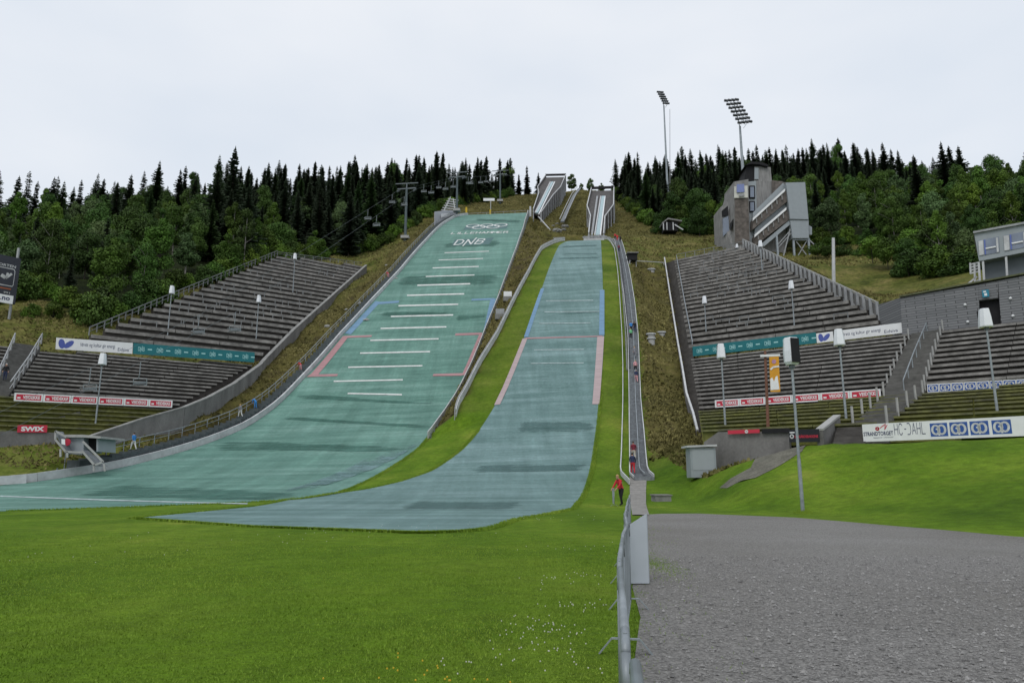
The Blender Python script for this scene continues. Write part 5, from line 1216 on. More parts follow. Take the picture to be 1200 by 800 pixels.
slots = [(CA, 165, 'right hand lift chair, nearer pair, in front of the lower left stand'), (CA, 276, 'right hand lift chair, farther pair, in front of the upper left stand'), (CB, 108, 'left hand lift chair, nearer pair, in front of the lower left stand'), (CB, 234, 'left hand lift chair, farther pair, in front of the upper left stand'),
 (CB, 431, 'lift chair on the left cable, lowest against the leafy wood'), (CA, 442, 'lift chair on the right cable, lowest against the leafy wood'), (CB, 459, 'lift chair on the left cable just below the nearest pylon'), (CA, 473, 'lift chair on the right cable just below the nearest pylon')]+[(CA, x, None) for x in (505, 522, 531, 552, 563)]+[(CB, x, None) for x in (497, 514, 549, 570, 577)]
for i, (P, px, lb) in enumerate(slots):
    q = cut(P, px)
    if i == 0: r = CH
    else:
        r = CH.copy(); COL.objects.link(r)
        for ch in CH.children: c = ch.copy(); COL.objects.link(c); c.parent = r
    r.location = q; r.rotation_euler = (0, 0, -.15); r.scale = (.82, .82, .85)
    tag(r, lb or ('lift chair on the right cable beyond the nearest pylon, against the spruces' if P is CA else 'lift chair on the left cable beyond the nearest pylon, against the spruces'), 'lift chair', 'lift chairs against the spruces on the right cable' if (not lb and P is CA) else ('lift chairs against the spruces on the left cable' if not lb else None))
# ------------------------------------------------------------------ crowd barriers
def barrier(x0, y0, x1, y1, label, tilt=0, group=None):
    a = Vector((x0, y0, 0)); b_ = Vector((x1, y1, 0)); d = (b_-a).normalized(); s = Vector((d.y, -d.x, 0)); s2 = s*tilt
    t = thing('crowd_barrier', label, 'barrier', tuple(a), group); L_ = (b_-a).length
    A, B = a+d*.04, b_-d*.04; H_ = 1.1
    m = MB(); r = .02; cr_ = .16
    r = .0165; pts = [A+up(.2), A+up(H_-cr_)+s2*.9, A+d*cr_*.3+up(H_-cr_*.3)+s2, A+d*cr_+up(H_)+s2, B-d*cr_+up(H_)+s2, B-d*cr_*.3+up(H_-cr_*.3)+s2, B+up(H_-cr_)+s2*.9, B+up(.2), A+up(.2)]
    m.path(pts, r, 10); m.build('frame', GALV, t, smooth=True)
    m = MB()
    for i in range(1, 17):
        q = A.lerp(B, i/17); m.tube(q+up(.2), q+up(H_)+s2, .0075, k=5)
    m.build('bar_infill', GALV, t)
    for q in (A+d*.42,):
        m = MB(); pp = [q-s*.25+up(.0), q-s*.13+up(.14), q+s*.13+up(.14), q+s*.25+up(.0)]
        for u_, v_ in zip(pp[:-1], pp[1:]): m.bar(u_, v_, .045, .012)
        m.bar(q+up(.14), q+up(.21), .03, .03); m.build('foot', GALV, t)
    return t
jy = [.1, 2.34, 4.5, 6.6, 8.9, 11.2, 13.5, 15.8, 18.1, 20.4, 22.7, 25.0]
jx = [.04, .35, .645, .98, 1.40, 1.72, 2.10, 2.50, 2.88, 3.27, 3.66, 4.05]
nm_ = ['nearest', 'second', 'third', 'fourth', 'fifth', 'sixth', 'seventh', 'eighth', 'ninth', 'tenth', 'last']
for i in range(11): barrier(jx[i]+.0, jy[i]+.02, jx[i+1], jy[i+1]-.04, f'{nm_[i]} steel crowd barrier in the line between lawn and gravel', random.uniform(-.02, .02), 'crowd barriers in a line between lawn and gravel')
pm_ = thing('white_panel', 'upright pale panel with a slanted top standing beside the barrier line on the gravel', 'panel', (2.05, 11.6, 0))
m = MB(); m.prism([(1.82, 11.5, 0.03), (2.12, 11.52, 0.03), (2.12, 11.52, 1.08), (1.82, 11.5, .90)], (.02, .05, 0)); m.build('board', mat('panel_pale_grey', (.42, .46, .50), .5, .05, 2), pm_)
m = MB(); m.bar((1.85, 11.58, .0), (1.85, 11.58, .86), .03, .03); m.bar((2.09, 11.6, 0), (2.09, 11.6, 1.0), .03, .03); m.bar((1.85, 11.58, .5), (2.09, 11.6, .5), .03, .03); m.build('frame', GALV, pm_)
# ------------------------------------------------------------------ people
SKIN = mat('skin', (.45, .26, .19), .6, .08, 8)
def cloth(n_, c): return mat('cloth_'+n_, c, .85, .15, 6)
def person(label, foot, h, yaw, jacket, trousers, hair, pose='stand', fingers=False, cap=None):
    s = h/1.75; bulk = 1.22; t = thing('person', label, 'person', tuple(foot), None, yaw)
    lean = {'stand': .03, 'lean': .35, 'walk': .08, 'climb': .22, 'bend': .9}[pose]
    st = {'stand': .02, 'lean': .12, 'walk': .28, 'climb': .26, 'bend': .08}[pose]
    V_ = []; R_ = []; E_ = []; BK = []
    def add(p, r, par=None):
        V_.append(Vector(p)*s); R_.append(r*s*(1 if (p[2] > 1.5 or r < .037) else 1)); BK.append(bulk if .045 < r < .16 and r not in (.055, .085, .088, .05) else 1); i = len(V_)-1
        if par is not None: E_.append((par, i))
        return i
    sl, cl_ = math.sin(lean), math.cos(lean)
    def tor(x, z, f=0): return (x, -(z-.95)*sl-f*cl_, .95+(z-.95)*cl_-f*sl)   # forward is -y
    pel = add((0, 0, .95), .145); wst = add(tor(0, 1.10), .125, pel); chs = add(tor(0, 1.32), .15, wst); shc = add(tor(0, 1.43), .10, chs); nk = add(tor(0, 1.51), .055, shc)
    hd = add(tor(0, 1.60, .02), .085, nk); hd2 = add(tor(0, 1.69, .02), .088, hd); add(tor(0, 1.75, .01), .05, hd2); add(tor(0, 1.615, .10), .022, hd)
    for sd in (-1, 1):
        f = st*sd; hip = add((sd*.09, 0, .90), .10, pel); kn = add((sd*.10, -f*.5-.04-(.06 if pose == 'climb' else 0), .50), .065, hip); an = add((sd*.10, -f+.03, .09), .042, kn); add((sd*.115, -f-.13, .035), .038, an)
        sh = add(tor(sd*.19, 1.42), .062, shc)
        if pose == 'lean': el = add(tor(sd*.25, 1.22, .22), .048, sh); wr = add(tor(sd*.20, 1.12, .46), .034, el)
        elif pose == 'bend': el = add(tor(sd*.20, 1.30, .28), .048, sh); wr = add(tor(sd*.16, 1.25, .52), .034, el)
        else: el = add(tor(sd*.26, 1.16, -.02-f*.3), .048, sh); wr = add(tor(sd*.25, .95, .10-f*.6), .034, el)
        dv = (V_[wr]-V_[el]).normalized()*s; pm2 = add((V_[wr]+dv*.08)/s, .036, wr)
        if fingers:
            for k_ in range(4): q = V_[pm2]/s+dv/s*.02; a_ = add(q+Vector(((k_-1.5)*.02, 0, 0))+dv/s*.03, .010, pm2); add(V_[a_]/s+dv/s*.03+Vector((0, 0, -.02)), .008, a_)
            add(V_[pm2]/s+Vector((-sd*.045, -.02, -.01)), .011, pm2)
        else: add(V_[pm2]/s+dv/s*.07-Vector((0, 0, .02)), .022, pm2)
    me = bpy.data.meshes.new('body'); me.from_pydata([tuple(v) for v in V_], E_, []); o = bpy.data.objects.new('body', me); COL.objects.link(o)
    sk = o.modifiers.new('s', 'SKIN'); sb = o.modifiers.new('u', 'SUBSURF'); sb.levels = 1; sb.render_levels = 1
    for i, v in enumerate(me.skin_vertices[0].data): v.radius = (R_[i]*BK[i], R_[i]*BK[i]*(.72 if i in (1, 2, 0) else 1)); v.use_root = (i == 0)
    bpy.context.view_layer.update(); ev = o.evaluated_get(bpy.context.evaluated_depsgraph_get()); nm2 = bpy.data.meshes.new_from_object(ev)
    bpy.data.objects.remove(o); nm2.name = 'body'; nm2.materials.clear()
    for m_ in (trousers, jacket, SKIN, DARK): nm2.materials.append(m_)
    hips = .93*s; hand_pts = [V_[i] for i in range(len(V_)) if R_[i] < .037*s and V_[i].z > .3*s and i > 8]
    for p in nm2.polygons:
        c = p.center; p.use_smooth = True
        if (c-V_[hd]).length < .20*s and c.z > V_[nk].z-.01*s and (c-V_[nk]).length > .05*s and (c-V_[hd]).length < (c-V_[shc]).length: p.material_index = 2
        elif min([(c-q).length for q in hand_pts]+[9]) < .055*s and min((c-q).length for q in hand_pts) < .05*s: p.material_index = 2
        elif c.z < .07*s: p.material_index = 3
        elif c.z < hips and not any((c-V_[i]).length < .12*s for i in range(9, len(V_)) if R_[i] in (.048*s, .062*s)): p.material_index = 0
        else: p.material_index = 1
    obj_me('body', nm2, t)
    m = MB(); hc = V_[hd2]; m.ball(hc+Vector((0, .02*s, .015*s)), .098*s, 1, 1.05, 1.02, 12, 8); ho = m
    # keep only the back and top of the ball as hair
    keep = [f for f in ho.f if (sum((Vector(ho.v[i]) for i in f), Vector())/len(f)-hc).dot(Vector((0, .75, .66))) > -.02*s]
    ho.f = keep; me2 = bpy.data.meshes.new('hair'); me2.from_pydata(ho.v, [], ho.f); me2.materials.append(cap or hair); [setattr(p, 'use_smooth', True) for p in me2.polygons]; obj_me('cap' if cap else 'hair', me2, t)
    for sd in (-1, 1):
        mm = MB(); e = V_[hd2]+Vector((sd*.032*s, -.080*s-.0*s, -.015*s)); mm.ball(e, .010*s, u=6, w=4); me3 = bpy.data.meshes.new('eye'); me3.from_pydata(mm.v, [], mm.f); me3.materials.append(DARK); obj_me('eye', me3, t)
    return t
HB_ = cloth('hair_blond', (.40, .28, .12)); HD_ = cloth('hair_dark', (.05, .035, .025)); HG = cloth('hair_grey', (.4, .4, .4))
cR = cloth('red', (.48, .03, .04)); cBk = cloth('black', (.015, .015, .018)); cMa = cloth('maroon', (.16, .02, .035)); cBe = cloth('beige', (.45, .42, .36)); cNv = cloth('navy', (.025, .035, .08)); cBl = cloth('blue', (.04, .20, .50)); cGn = cloth('green', (.15, .45, .22)); cPk = cloth('pink', (.55, .28, .30)); cGy = cloth('grey', (.2, .2, .22)); cWh = cloth('white', (.6, .6, .6))
p = hitT(728.5, 592); np_ = person('blond person in a red jacket and black trousers leaning on the far barrier', p, 1.86, math.radians(-60), cR, cBk, HB_, 'lean', True)
m = MB(); m.box(Vector((.10, .03, 1.36)), (.13, .16, .12)); me_ = bpy.data.meshes.new('shoulder_patch')
me_.from_pydata([tuple(Vector(v)+Vector((0, -.16, .04))) for v in m.v], [], m.f); me_.materials.append(cWh); obj_me('shoulder_patch', me_, np_)
d_ = Vector((-.32, -.30, 0))
barrier(p.x-.62, p.y-1.3, p.x-.42, p.y+.9, 'steel crowd barrier that the person in the red jacket leans on')
def onst(px, py): return hitN(px, py)+up(.22)
person('person in a maroon jacket and pale trousers at the foot of the long stairs', onst(743, 542), 1.70, P3, cMa, cBe, HD_, 'climb')
person('person in a navy jacket and red trousers stepping onto the long stairs', onst(742, 558), 1.70, P3, cNv, cR, HD_, 'climb')
person('person in a bright blue jacket halfway up the long stairs', onst(740, 391), 1.72, P3, cBl, cBk, HD_, 'climb')
person('person in black beside the blue jacketed one on the long stairs', onst(744, 391), 1.75, P3, cBk, cNv, HD_, 'climb')
person('person in a pale green top halfway up the long stairs', onst(739.5, 398.5), 1.6, P3, cGn, cBk, HB_, 'climb')
person('person in grey on the long stairs just above the pink one', onst(744, 421), 1.65, P3, cGy, cGy, HB_, 'climb')
person('person in a pink top on the long stairs', onst(745, 438), 1.65, P3, cPk, cBk, HB_, 'climb')
person('person in dark clothes on the long stairs, lowest of the middle group', onst(746, 450), 1.7, P3, cNv, cPk, HG, 'climb')
person('person in red at the top of the long stairs, left one', onst(721, 281.5), 1.7, P3, cR, cBk, HD_, 'climb')
person('person in red at the top of the long stairs, middle one', onst(723.5, 283), 1.7, P3, cR, cR, HD_, 'climb')
person('person in black at the top of the long stairs', onst(727, 285), 1.75, P3, cBk, cBk, HD_, 'climb')
person('person in a maroon top on the upper part of the long stairs', onst(725.5, 296), 1.7, P3, cMa, cNv, HD_, 'climb')
q = [a.lerp(b_, .5) for a, b_ in zip(P1, P2)]
def onwk(y): x = float(XLl(y))-1.2; return Vector((x, y, float(PL(x, y))+.1+wl_(y)))
def onwk_px(px):
    ys_ = np.arange(70, 225, .25); best = min(ys_, key=lambda y: abs(proj(onwk(y))[0]-px)); return onwk(float(best))
person('person in a blue jacket and white trousers walking beside the hut at left', onwk_px(157), 1.75, -1.9, cBl, cWh, HD_, 'walk')
person('person with white trousers crouching along the left walkway', onwk_px(282), 1.65, -2, cGy, cWh, HB_, 'climb')
person('person in a blue top bending on the left walkway', onwk_px(299), 1.70, -2, cBl, cBl, HD_, 'bend')
person('person in red bending at the left kerb of the big green hill', onwk_px(352), 1.6, -2, cR, cPk, HD_, 'bend')
person('person in a red top high on the left walkway of the big green hill', onwk_px(455), 1.7, -2, cR, cPk, HG, 'bend')
p = LLW.hit(5, 448)+up(.25)
person('person in dark clothes with a white cap on the far left stairway', p, 1.8, .4, cBk, cNv, HD_, 'stand', cap=cWh)
person('person in black beside the lamp post stepping on the left stand stairs', onwk_px(500), 1.6, -2, cBk, cBk, HD_, 'climb') if False else None
# ------------------------------------------------------------------ trees
def tri_cloud(C_, N_, S_, asp=1.0, rng=RNG):
    """quads centred on C_, roughly facing N_, size S_"""
    n_ = len(C_); r = rng.normal(size=(n_, 3)); N_ = N_+r*.55; N_ /= np.linalg.norm(N_, axis=1, keepdims=True)+1e-9
    a = np.cross(N_, rng.normal(size=(n_, 3))); a /= np.linalg.norm(a, axis=1, keepdims=True)+1e-9; b_ = np.cross(N_, a)
    S_ = np.asarray(S_).reshape(-1, 1)*np.ones((n_, 1)); a = a*S_*.5; b_ = b_*S_*.5*asp
    V_ = np.stack([C_-a*1.0, C_-b_, C_+a, C_+b_], 1).reshape(-1, 3); return V_, np.arange(n_*4).reshape(-1, 4)
def spruce_crown(h, seed, fullness=1.0):
    rng = np.random.default_rng(seed); Vs = []; Fs = []; nv = 0
    nw = int(h*2.3); R0 = h*.165*fullness; gx_ = rng.uniform(.08, .2)
    for i in range(nw):
        f = (i+rng.uniform(-.3, .3))/nw; f = min(max(f, 0), .985); z = h*(.10+.88*f); L_ = R0*(1-f)**.78*(1+.0*f)+.16
        nb = int(7+6*(1-f)); ph0 = rng.uniform(0, 6.28); lop = 1+.22*np.sin(seed+z)
        for j in range(nb):
            ph = ph0+6.283*j/nb+rng.uniform(-.3, .3); Lb = L_*rng.uniform(.55, 1.2)*lop
            if rng.random() < gx_: continue
            droop = -.10-.38*(1-f)+rng.uniform(-.12, .10); d = np.array([math.cos(ph), math.sin(ph), 0]); w = .11*Lb+.10
            s_ = np.array([-d[1], d[0], 0]); seg = 4 if Lb > 1 else 2; 
            for k_ in range(seg):
                t0, t1 = k_/seg, (k_+1)/seg
                p0 = np.array([0, 0, z])+d*Lb*t0+np.array([0, 0, Lb*droop*t0+(.16*Lb*t0*t0)]); p1 = np.array([0, 0, z])+d*Lb*t1+np.array([0, 0, Lb*droop*t1+(.16*Lb*t1*t1)])
                ww0 = w*(1.15-t0*.8)*rng.uniform(.8, 1.3); ww1 = w*(1.15-t1)*rng.uniform(.8, 1.3)+.02; hang = rng.uniform(.1, .45)*w+.08
                # two leaning fronds and a hanging curtain
                for sg in (-1, 1):
                    Vs += [p0, p1, p1+s_*sg*ww1*1.6+d*ww1*.6-np.array([0, 0, hang*.8]), p0+s_*sg*ww0*1.6+d*ww0*.4-np.array([0, 0, hang*.9])]; Fs.append((nv, nv+1, nv+2, nv+3)); nv += 4
                Vs += [p0+[0, 0, .04], p1+[0, 0, .04], p1-[0, 0, hang*1.2], p0-[0, 0, hang*1.7]]; Fs.append((nv, nv+1, nv+2, nv+3)); nv += 4
    tip = np.array([0, 0, h]); 
    for a_ in (0, 2.1, 4.2): d = np.array([math.cos(a_), math.sin(a_), 0]); Vs += [tip, tip-[0, 0, .9]+d*.18, tip-[0, 0, 1.0], tip-[0, 0, .9]-d*.03]; Fs.append((nv, nv+1, nv+2, nv+3)); nv += 4
    return np.array(Vs), np.array(Fs)
def leafy_crown(h, w, seed, base=.22, size=.42, n_=5200, slim=False):
    rng = np.random.default_rng(seed); nb = rng.integers(16, 24); cs = []
    for i in range(nb):
        f = rng.uniform(0, 1); z = h*(base+(1-base)*(.10+.80*f)); prof = math.sin(math.pi*min(1, (.16+.80*f)))**(.6) ; rr = w*.5*prof
        ph = rng.uniform(0, 6.28); rad = rr*rng.uniform(.35, .85); cs.append((rad*math.cos(ph), rad*math.sin(ph), z, w*rng.uniform(.13, .24)*(1 if not slim else .9)))
    cs.append((0, 0, h*.93, w*.12)); cs.append((0, 0, h*.6, w*.30)); cs = np.array(cs)
    pick = rng.integers(0, len(cs), n_); c = cs[pick]; d = rng.normal(size=(n_, 3)); d /= np.linalg.norm(d, axis=1, keepdims=True); rad = c[:, 3:4]*rng.uniform(.55, 1.12, (n_, 1))**.6
    P = c[:, :3]+d*rad*np.array([1, 1, .85]); P += rng.normal(size=P.shape)*.12
    keep = P[:, 2] > h*base*.75; P = P[keep]; d = d[keep]
    up_ = d*.8+np.array([0, 0, .5]); return tri_cloud(P, up_, size*rng.uniform(.6, 1.35, len(P)), .8, rng)
def trunk_mesh(h, r, seed, limbs=0, w=3, base=.25):
    rd = random.Random(seed); m = MB(); p = Vector((0, 0, -1.2)); k_ = 5
    for i in range(k_):
        q = Vector((rd.uniform(-.1, .1)*h*.05, rd.uniform(-.1, .1)*h*.05, h*.92*(i+1)/k_)); m.tube(p, q, r*(1-.8*i/k_), r*(1-.8*(i+1)/k_), 7); p = q
    for i in range(limbs):
        z = h*rd.uniform(base, .75); a = rd.uniform(0, 6.28); L_ = w*rd.uniform(.25, .42); m.tube((0, 0, z), (L_*math.cos(a), L_*math.sin(a), z+L_*.8), r*.38, r*.1, 5)
    me = bpy.data.meshes.new('trunk'); me.from_pydata(m.v, [], m.f); return me
SPR = mat('spruce_needles', (.036, .052, .030), .85, .35, .5, rnd=.28, spec=.15)
SPR2 = mat('spruce_needles_green', (.042, .075, .026), .85, .35, .5, rnd=.28, spec=.15)
def leafmat(n_, c): 
    m_ = mat(n_, c, .7, .45, .4, rnd=.38, spec=.2, detail=4); return m_
LF = [leafmat('birch_leaves', (.066, .122, .017)), leafmat('alder_leaves', (.050, .098, .018)), leafmat('aspen_leaves', (.080, .128, .045)), leafmat('shrub_leaves', (.090, .158, .020))]
SP_M = []
for i in range(7):
    v, f = spruce_crown(18+ (i % 3)*1.5, 100+i, [.85, 1.05, .95, 1.2, .8, 1.0, .9][i]); mt_ = SPR if i % 7 != 5 else SPR2; me = mesh_np('crown', v, f, mt_); tr = trunk_mesh(18, .22, i); tr.materials.append(BARK); SP_M.append((me, tr, 18+(i % 3)*1.5))
LE_M = []
for i in range(13):
    h = [11, 12, 10, 9, 13, 8, 11, 10, 12, 14, 13, 12, 9.5][i]; w = [6.5, 6, 7, 6, 7.5, 5.5, 5, 7.5, 6, 4.2, 4.8, 3.8, 8][i]; v, f = leafy_crown(h, w, 300+i, [.18, .22, .15, .12, .24, .1, .2, .14, .2, .18, .12, .2, .1][i], .33, 8500)
    me = mesh_np('crown', v, f, LF[[0, 1, 2, 0, 1, 0, 2, 1, 0, 0, 1, 3, 1][i]]); tr = trunk_mesh(h, .16, 50+i, 7, w); tr.materials.append(BIRCH if i in (0, 4, 6, 9, 10, 11) else BARK); LE_M.append((me, tr, h))
SH_M = []
for i in range(4):
    v, f = leafy_crown(4.2, 4.6, 500+i, .02, .30, 3600); me = mesh_np('crown', v, f, LF[[3, 0, 1, 3][i]]); tr = trunk_mesh(4, .07, 80+i, 6, 3, .1); tr.materials.append(BARK); SH_M.append((me, tr, 4.2))
def plant(kind, x, y, z, s, label, group, name, cat='tree', sz=1.0):
    me, tr, h = random.choice(kind); t = thing(name, label, cat, (x, y, z), group, random.uniform(0, 6.28)); t.scale = (s*random.uniform(.9, 1.1), s*random.uniform(.9, 1.1), s*sz); t.rotation_euler.x = random.uniform(-.03, .03)
    obj_me('crown', me, t); obj_me('trunk', tr, t); return t
def scatter(poly, step, seed, cond):
    rd = random.Random(seed); xs = [p[0] for p in poly]; ys_ = [p[1] for p in poly]; out = []
    y = min(ys_)
    while y < max(ys_):
        x = min(xs)
        while x < max(xs):
            px = x+rd.uniform(-.42, .42)*step; py = y+rd.uniform(-.42, .42)*step; out.append((px, py)); x += step
        y += step
    A_ = np.array(out); ins = inpoly(A_[:, 0], A_[:, 1], poly); A_ = A_[ins]; Z = T(A_[:, 0], A_[:, 1])
    res = []
    for (x, y), z in zip(A_, Z):
        u, v = proj((x, y, z)); 
        if -60 < u < 1260 and cond(x, y, z, u, v): res.append((x, y, float(z), u, v))
    return res
ridge_y = lambda u: np.interp(u, [0, 150, 270, 400, 520, 600, 725, 800, 960, 1050, 1200], [212, 226, 242, 262, 290, 318, 300, 285, 280, 262, 220])
def is_spruce(u, y, rd):
    b_ = ridge_y(u)
    lim = np.interp(u, [0, 180, 260, 420, 600, 720, 900, 1030, 1110, 1200], [14, 14, 60, 85, 90, 80, 62, 40, 8, -10])
    if y > b_-lim: return rd.random() < (.93 if 250 < u < 1030 else .45)
    return rd.random() < (.15 if u < 500 else .06)
rd = random.Random(5)
SPX = ('spruce_tree', 'dark pointed spruce in the dense forest on the ridge left of the ski jumps', 'spruces on the left ridge')
SPY = ('spruce_tree', 'dark pointed spruce in the dense forest on the ridge right of the ski jumps', 'spruces on the right ridge')
LX = ('leafy_tree', 'rounded green leafy tree in the wood behind the left stand', 'leafy trees behind the left stand')
LY = ('leafy_tree', 'rounded green leafy tree in the wood behind the tower and cabin', 'leafy trees on the right hillside')
cnt = [0, 0]; spl = []
for poly, A_, B_, seed in ((LFOR, SPX, LX, 1), (RFOR, SPY, LY, 2)):
    for x, y, z, u, v in scatter(poly, 6.9, seed, lambda x, y, z, u, v: y < ridge_y(u)+12):
        if not is_spruce(u, y, rd): s = rd.uniform(.7, 1.2)*np.interp(y, [100, 180, 260], [.75, .95, 1.05]); plant(LE_M, x, y, z, s, B_[1], B_[2], B_[0], sz=rd.uniform(.9, 1.25)); cnt[1] += 1
    for x, y, z, u, v in scatter(poly, 5.9, seed+40, lambda x, y, z, u, v: y < ridge_y(u)+18):
        if is_spruce(u, y, rd) and (y > ridge_y(u)-30 or rd.random() < .75): spl.append((x, y, z, u, rd.uniform(.55, 1.1)*(1.0 if y > 150 else .8), A_))
# the 290 largest in view are trees of their own, the rest is one mass behind them
spl.sort(key=lambda q: -(q[4]/q[1]) + (.0035 if q[1] > ridge_y(q[3])+9 else 0))
MV, MF, mo = [], [], 0
for i, (x, y, z, u, s, A_) in enumerate(spl):
    if i < 280: plant(SP_M, x, y, z, s, A_[1], A_[2], A_[0]); cnt[0] += 1
    else:
        me = SP_M[i % 7][0]; n_ = len(me.vertices)
        if not hasattr(plant, 'c'): plant.c = {}
        if me.name not in plant.c:
            v_ = np.empty(n_*3, np.float32); me.vertices.foreach_get('co', v_); plant.c[me.name] = v_.reshape(-1, 4, 3)
        q_ = plant.c[me.name]; a_ = random.uniform(0, 6.28); c_, s_ = math.cos(a_), math.sin(a_); q_ = q_[i % 2::2]*s*1.02; q_ = np.stack([q_[..., 0]*c_-q_[..., 1]*s_+x, q_[..., 0]*s_+q_[..., 1]*c_+y, q_[..., 2]+z], -1).reshape(-1, 3)
        MV.append(q_.astype(np.float32)); cnt.append(0)
if MV:
    MV = np.concatenate(MV); tag(obj_me('spruce_forest', mesh_np('spruce_forest', MV, np.arange(len(MV)).reshape(-1, 4), SPR)), 'far mass of dark spruces filling the ridge behind the nearer trees', 'forest', kind='stuff')
# trees one can single out
def solo(kind, px, py, pyt, Y, label, name, cat='tree'):
    b_ = atY(px, py, Y); tp = atY(px, pyt, Y); me, tr, h = kind; t = thing(name, label, cat, (b_.x, b_.y, b_.z-.3)); s = (tp.z-b_.z)/h; t.scale = (s, s, s); t.rotation_euler.z = px
    obj_me('crown', me, t); obj_me('trunk', tr, t)
solo(SP_M[4], 617.5, 229, 193, 318, 'tall narrow spruce standing alone just left of the big inrun', 'spruce_tree')
solo(SP_M[1], 631, 226, 201, 322, 'short spruce touching the left side of the big inrun', 'spruce_tree')
solo(SP_M[2], 608, 229, 203, 322, 'thin spruce left of the tall lone one on the ridge', 'spruce_tree')
solo(LE_M[6], 670, 226, 203, 330, 'slender leafy tree on the skyline right of the big inrun', 'leafy_tree')
solo(LE_M[1], 681, 226, 214, 330, 'small bushy tree on the skyline between the two inruns', 'leafy_tree')
solo(LE_M[6], 692, 226, 208, 330, 'thin tree on the skyline just left of the smaller inrun', 'leafy_tree')
solo(LE_M[3], 705, 226, 214, 330, 'small tree showing above the top of the smaller inrun', 'leafy_tree')
solo(SP_M[0], 268, 275, 169, 172, 'tallest spruce rising above the left skyline', 'spruce_tree')
solo(SP_M[3], 248, 300, 195, 165, 'broad dark spruce left of the tallest one in the left wood', 'spruce_tree')
solo(SP_M[3], 408, 300, 222, 188, 'dark spruce among leafy trees just above the left stand', 'spruce_tree')
solo(SP_M[1], 1112, 245, 164, 215, 'shaggy spruce standing out on the right skyline', 'spruce_tree')
solo(SP_M[3], 1132, 245, 169, 215, 'dense spruce right of the shaggy one on the right skyline', 'spruce_tree')
solo(SP_M[1], 1042, 245, 165, 225, 'broad topped spruce on the right skyline left of the gap', 'spruce_tree')
solo(LE_M[4], 1106, 330, 252, 126, 'big dark leafy tree on the grass left of the cabin', 'leafy_tree')
solo(LE_M[7], 1062, 316, 278, 132, 'wide low bushy tree on the grassy slope right of the tower', 'leafy_tree')
solo(SH_M[0], 1022, 300, 276, 136, 'bright green bush on the grassy slope right of the tower', 'bush', 'bush')
solo(SH_M[1], 1040, 306, 279, 134, 'second bright bush beside the one on the grassy slope', 'bush', 'bush')
solo(LE_M[7], 820, 280, 243, 196, 'large rounded bush right of the shed', 'bush', 'bush')
solo(LE_M[3], 795, 266, 240, 206, 'round bush above the shed roof', 'bush', 'bush')
solo(SH_M[2], 772, 273, 258, 200, 'small bush left of the shed', 'bush', 'bush')
solo(SH_M[0], 62, 372, 352, 103, 'low bright green bush by the edge of the left wood', 'bush', 'bush')
solo(SH_M[3], 35, 375, 354, 102, 'spreading low bush under the billboard', 'bush', 'bush')
solo(SH_M[1], 90, 372, 356, 103, 'low bush between the billboard and the left stand', 'bush', 'bush')
solo(LE_M[6], 128, 378, 318, 109, 'young slim birch behind the lower end of the left stand', 'leafy_tree')
for px_, py_, pt_, Y_ in ((958, 296, 284, 158), (972, 298, 287, 156), (990, 299, 286, 154), (1008, 300, 289, 150), (1075, 318, 292, 126), (1130, 322, 296, 112)):
    k_ = SH_M[2]; q_ = atY(px_, py_, Y_); tp = atY(px_, pt_, Y_); s_ = (tp.z-q_.z)/k_[2]; t = thing('bush', 'dark low bush in the brushy band between the judge tower and the cabin', 'bush', (q_.x, q_.y, q_.z-.3), 'dark bushes between tower and cabin'); t.scale = (s_*1.5, s_*1.5, s_); t.rotation_euler.z = px_
    obj_me('crown', k_[0], t); obj_me('trunk', k_[1], t)
# grass collar round the foot of the near lamp
# shrubs filling the forest edge
sb_pts = []
for poly, seed in ((LFOR, 21), (RFOR, 22)):
    k_ = len(poly)-3
    for a, b_ in zip(poly[:k_-1], poly[1:k_]):
        L_ = math.hypot(b_[0]-a[0], b_[1]-a[1]); n_ = int(L_/3.0)+1
        for i in range(n_):
            t = i/n_; x, y = a[0]+(b_[0]-a[0])*t+rd.uniform(-1.5, 1.5), a[1]+(b_[1]-a[1])*t+rd.uniform(0, 3)
            u, v = proj((x, y, Tz(x, y)))
            if -60 < u < 1260: sb_pts.append((x, y, seed))
for x, y, sd in sb_pts:
    lab = ('low leafy bush in the fringe of the left wood', 'bushes along the left wood edge') if sd == 21 else ('low leafy bush in the fringe of the right wood', 'bushes along the right wood edge')
    plant(SH_M, x, y, Tz(x, y)-.2, rd.uniform(.6, 1.15), lab[0], lab[1], 'bush', 'bush')
# ------------------------------------------------------------------ near ground detail
def fence_x(y): return np.interp(y, jy, jx)
def blades(n_, x0, x1, y0, y1, hmin, hmax, wid, seed, keepf, dens_pow=1.0):
    rng = np.random.default_rng(seed); u = rng.random(n_); y = y0+(y1-y0)*u**dens_pow; x = rng.uniform(x0, x1, n_)
    k_ = keepf(x, y, rng); x, y = x[k_], y[k_]; n_ = len(x); h = rng.uniform(hmin, hmax, n_)*(1+.35*np.sin(x*1.7)*np.cos(y*1.3)); a = rng.uniform(0, 6.28, n_); w = wid*rng.uniform(.7, 1.4, n_)*(1+y*.10)
    bx = np.stack([x, y, np.zeros(n_)], -1); s = np.stack([np.cos(a), np.sin(a), np.zeros(n_)], -1)*w[:, None]; le = np.stack([rng.normal(size=n_)*.45, rng.normal(size=n_)*.45, np.ones(n_)], -1)*h[:, None]
    V_ = np.stack([bx-s, bx+s, bx+le], 1).reshape(-1, 3); return V_, np.arange(n_*3).reshape(-1, 3)
GRB = mat('grass_blades', (.096, .190, .010), .7, .3, .22, col2=(.225, .315, .038), spec=.2, fine=.3, finescale=12)
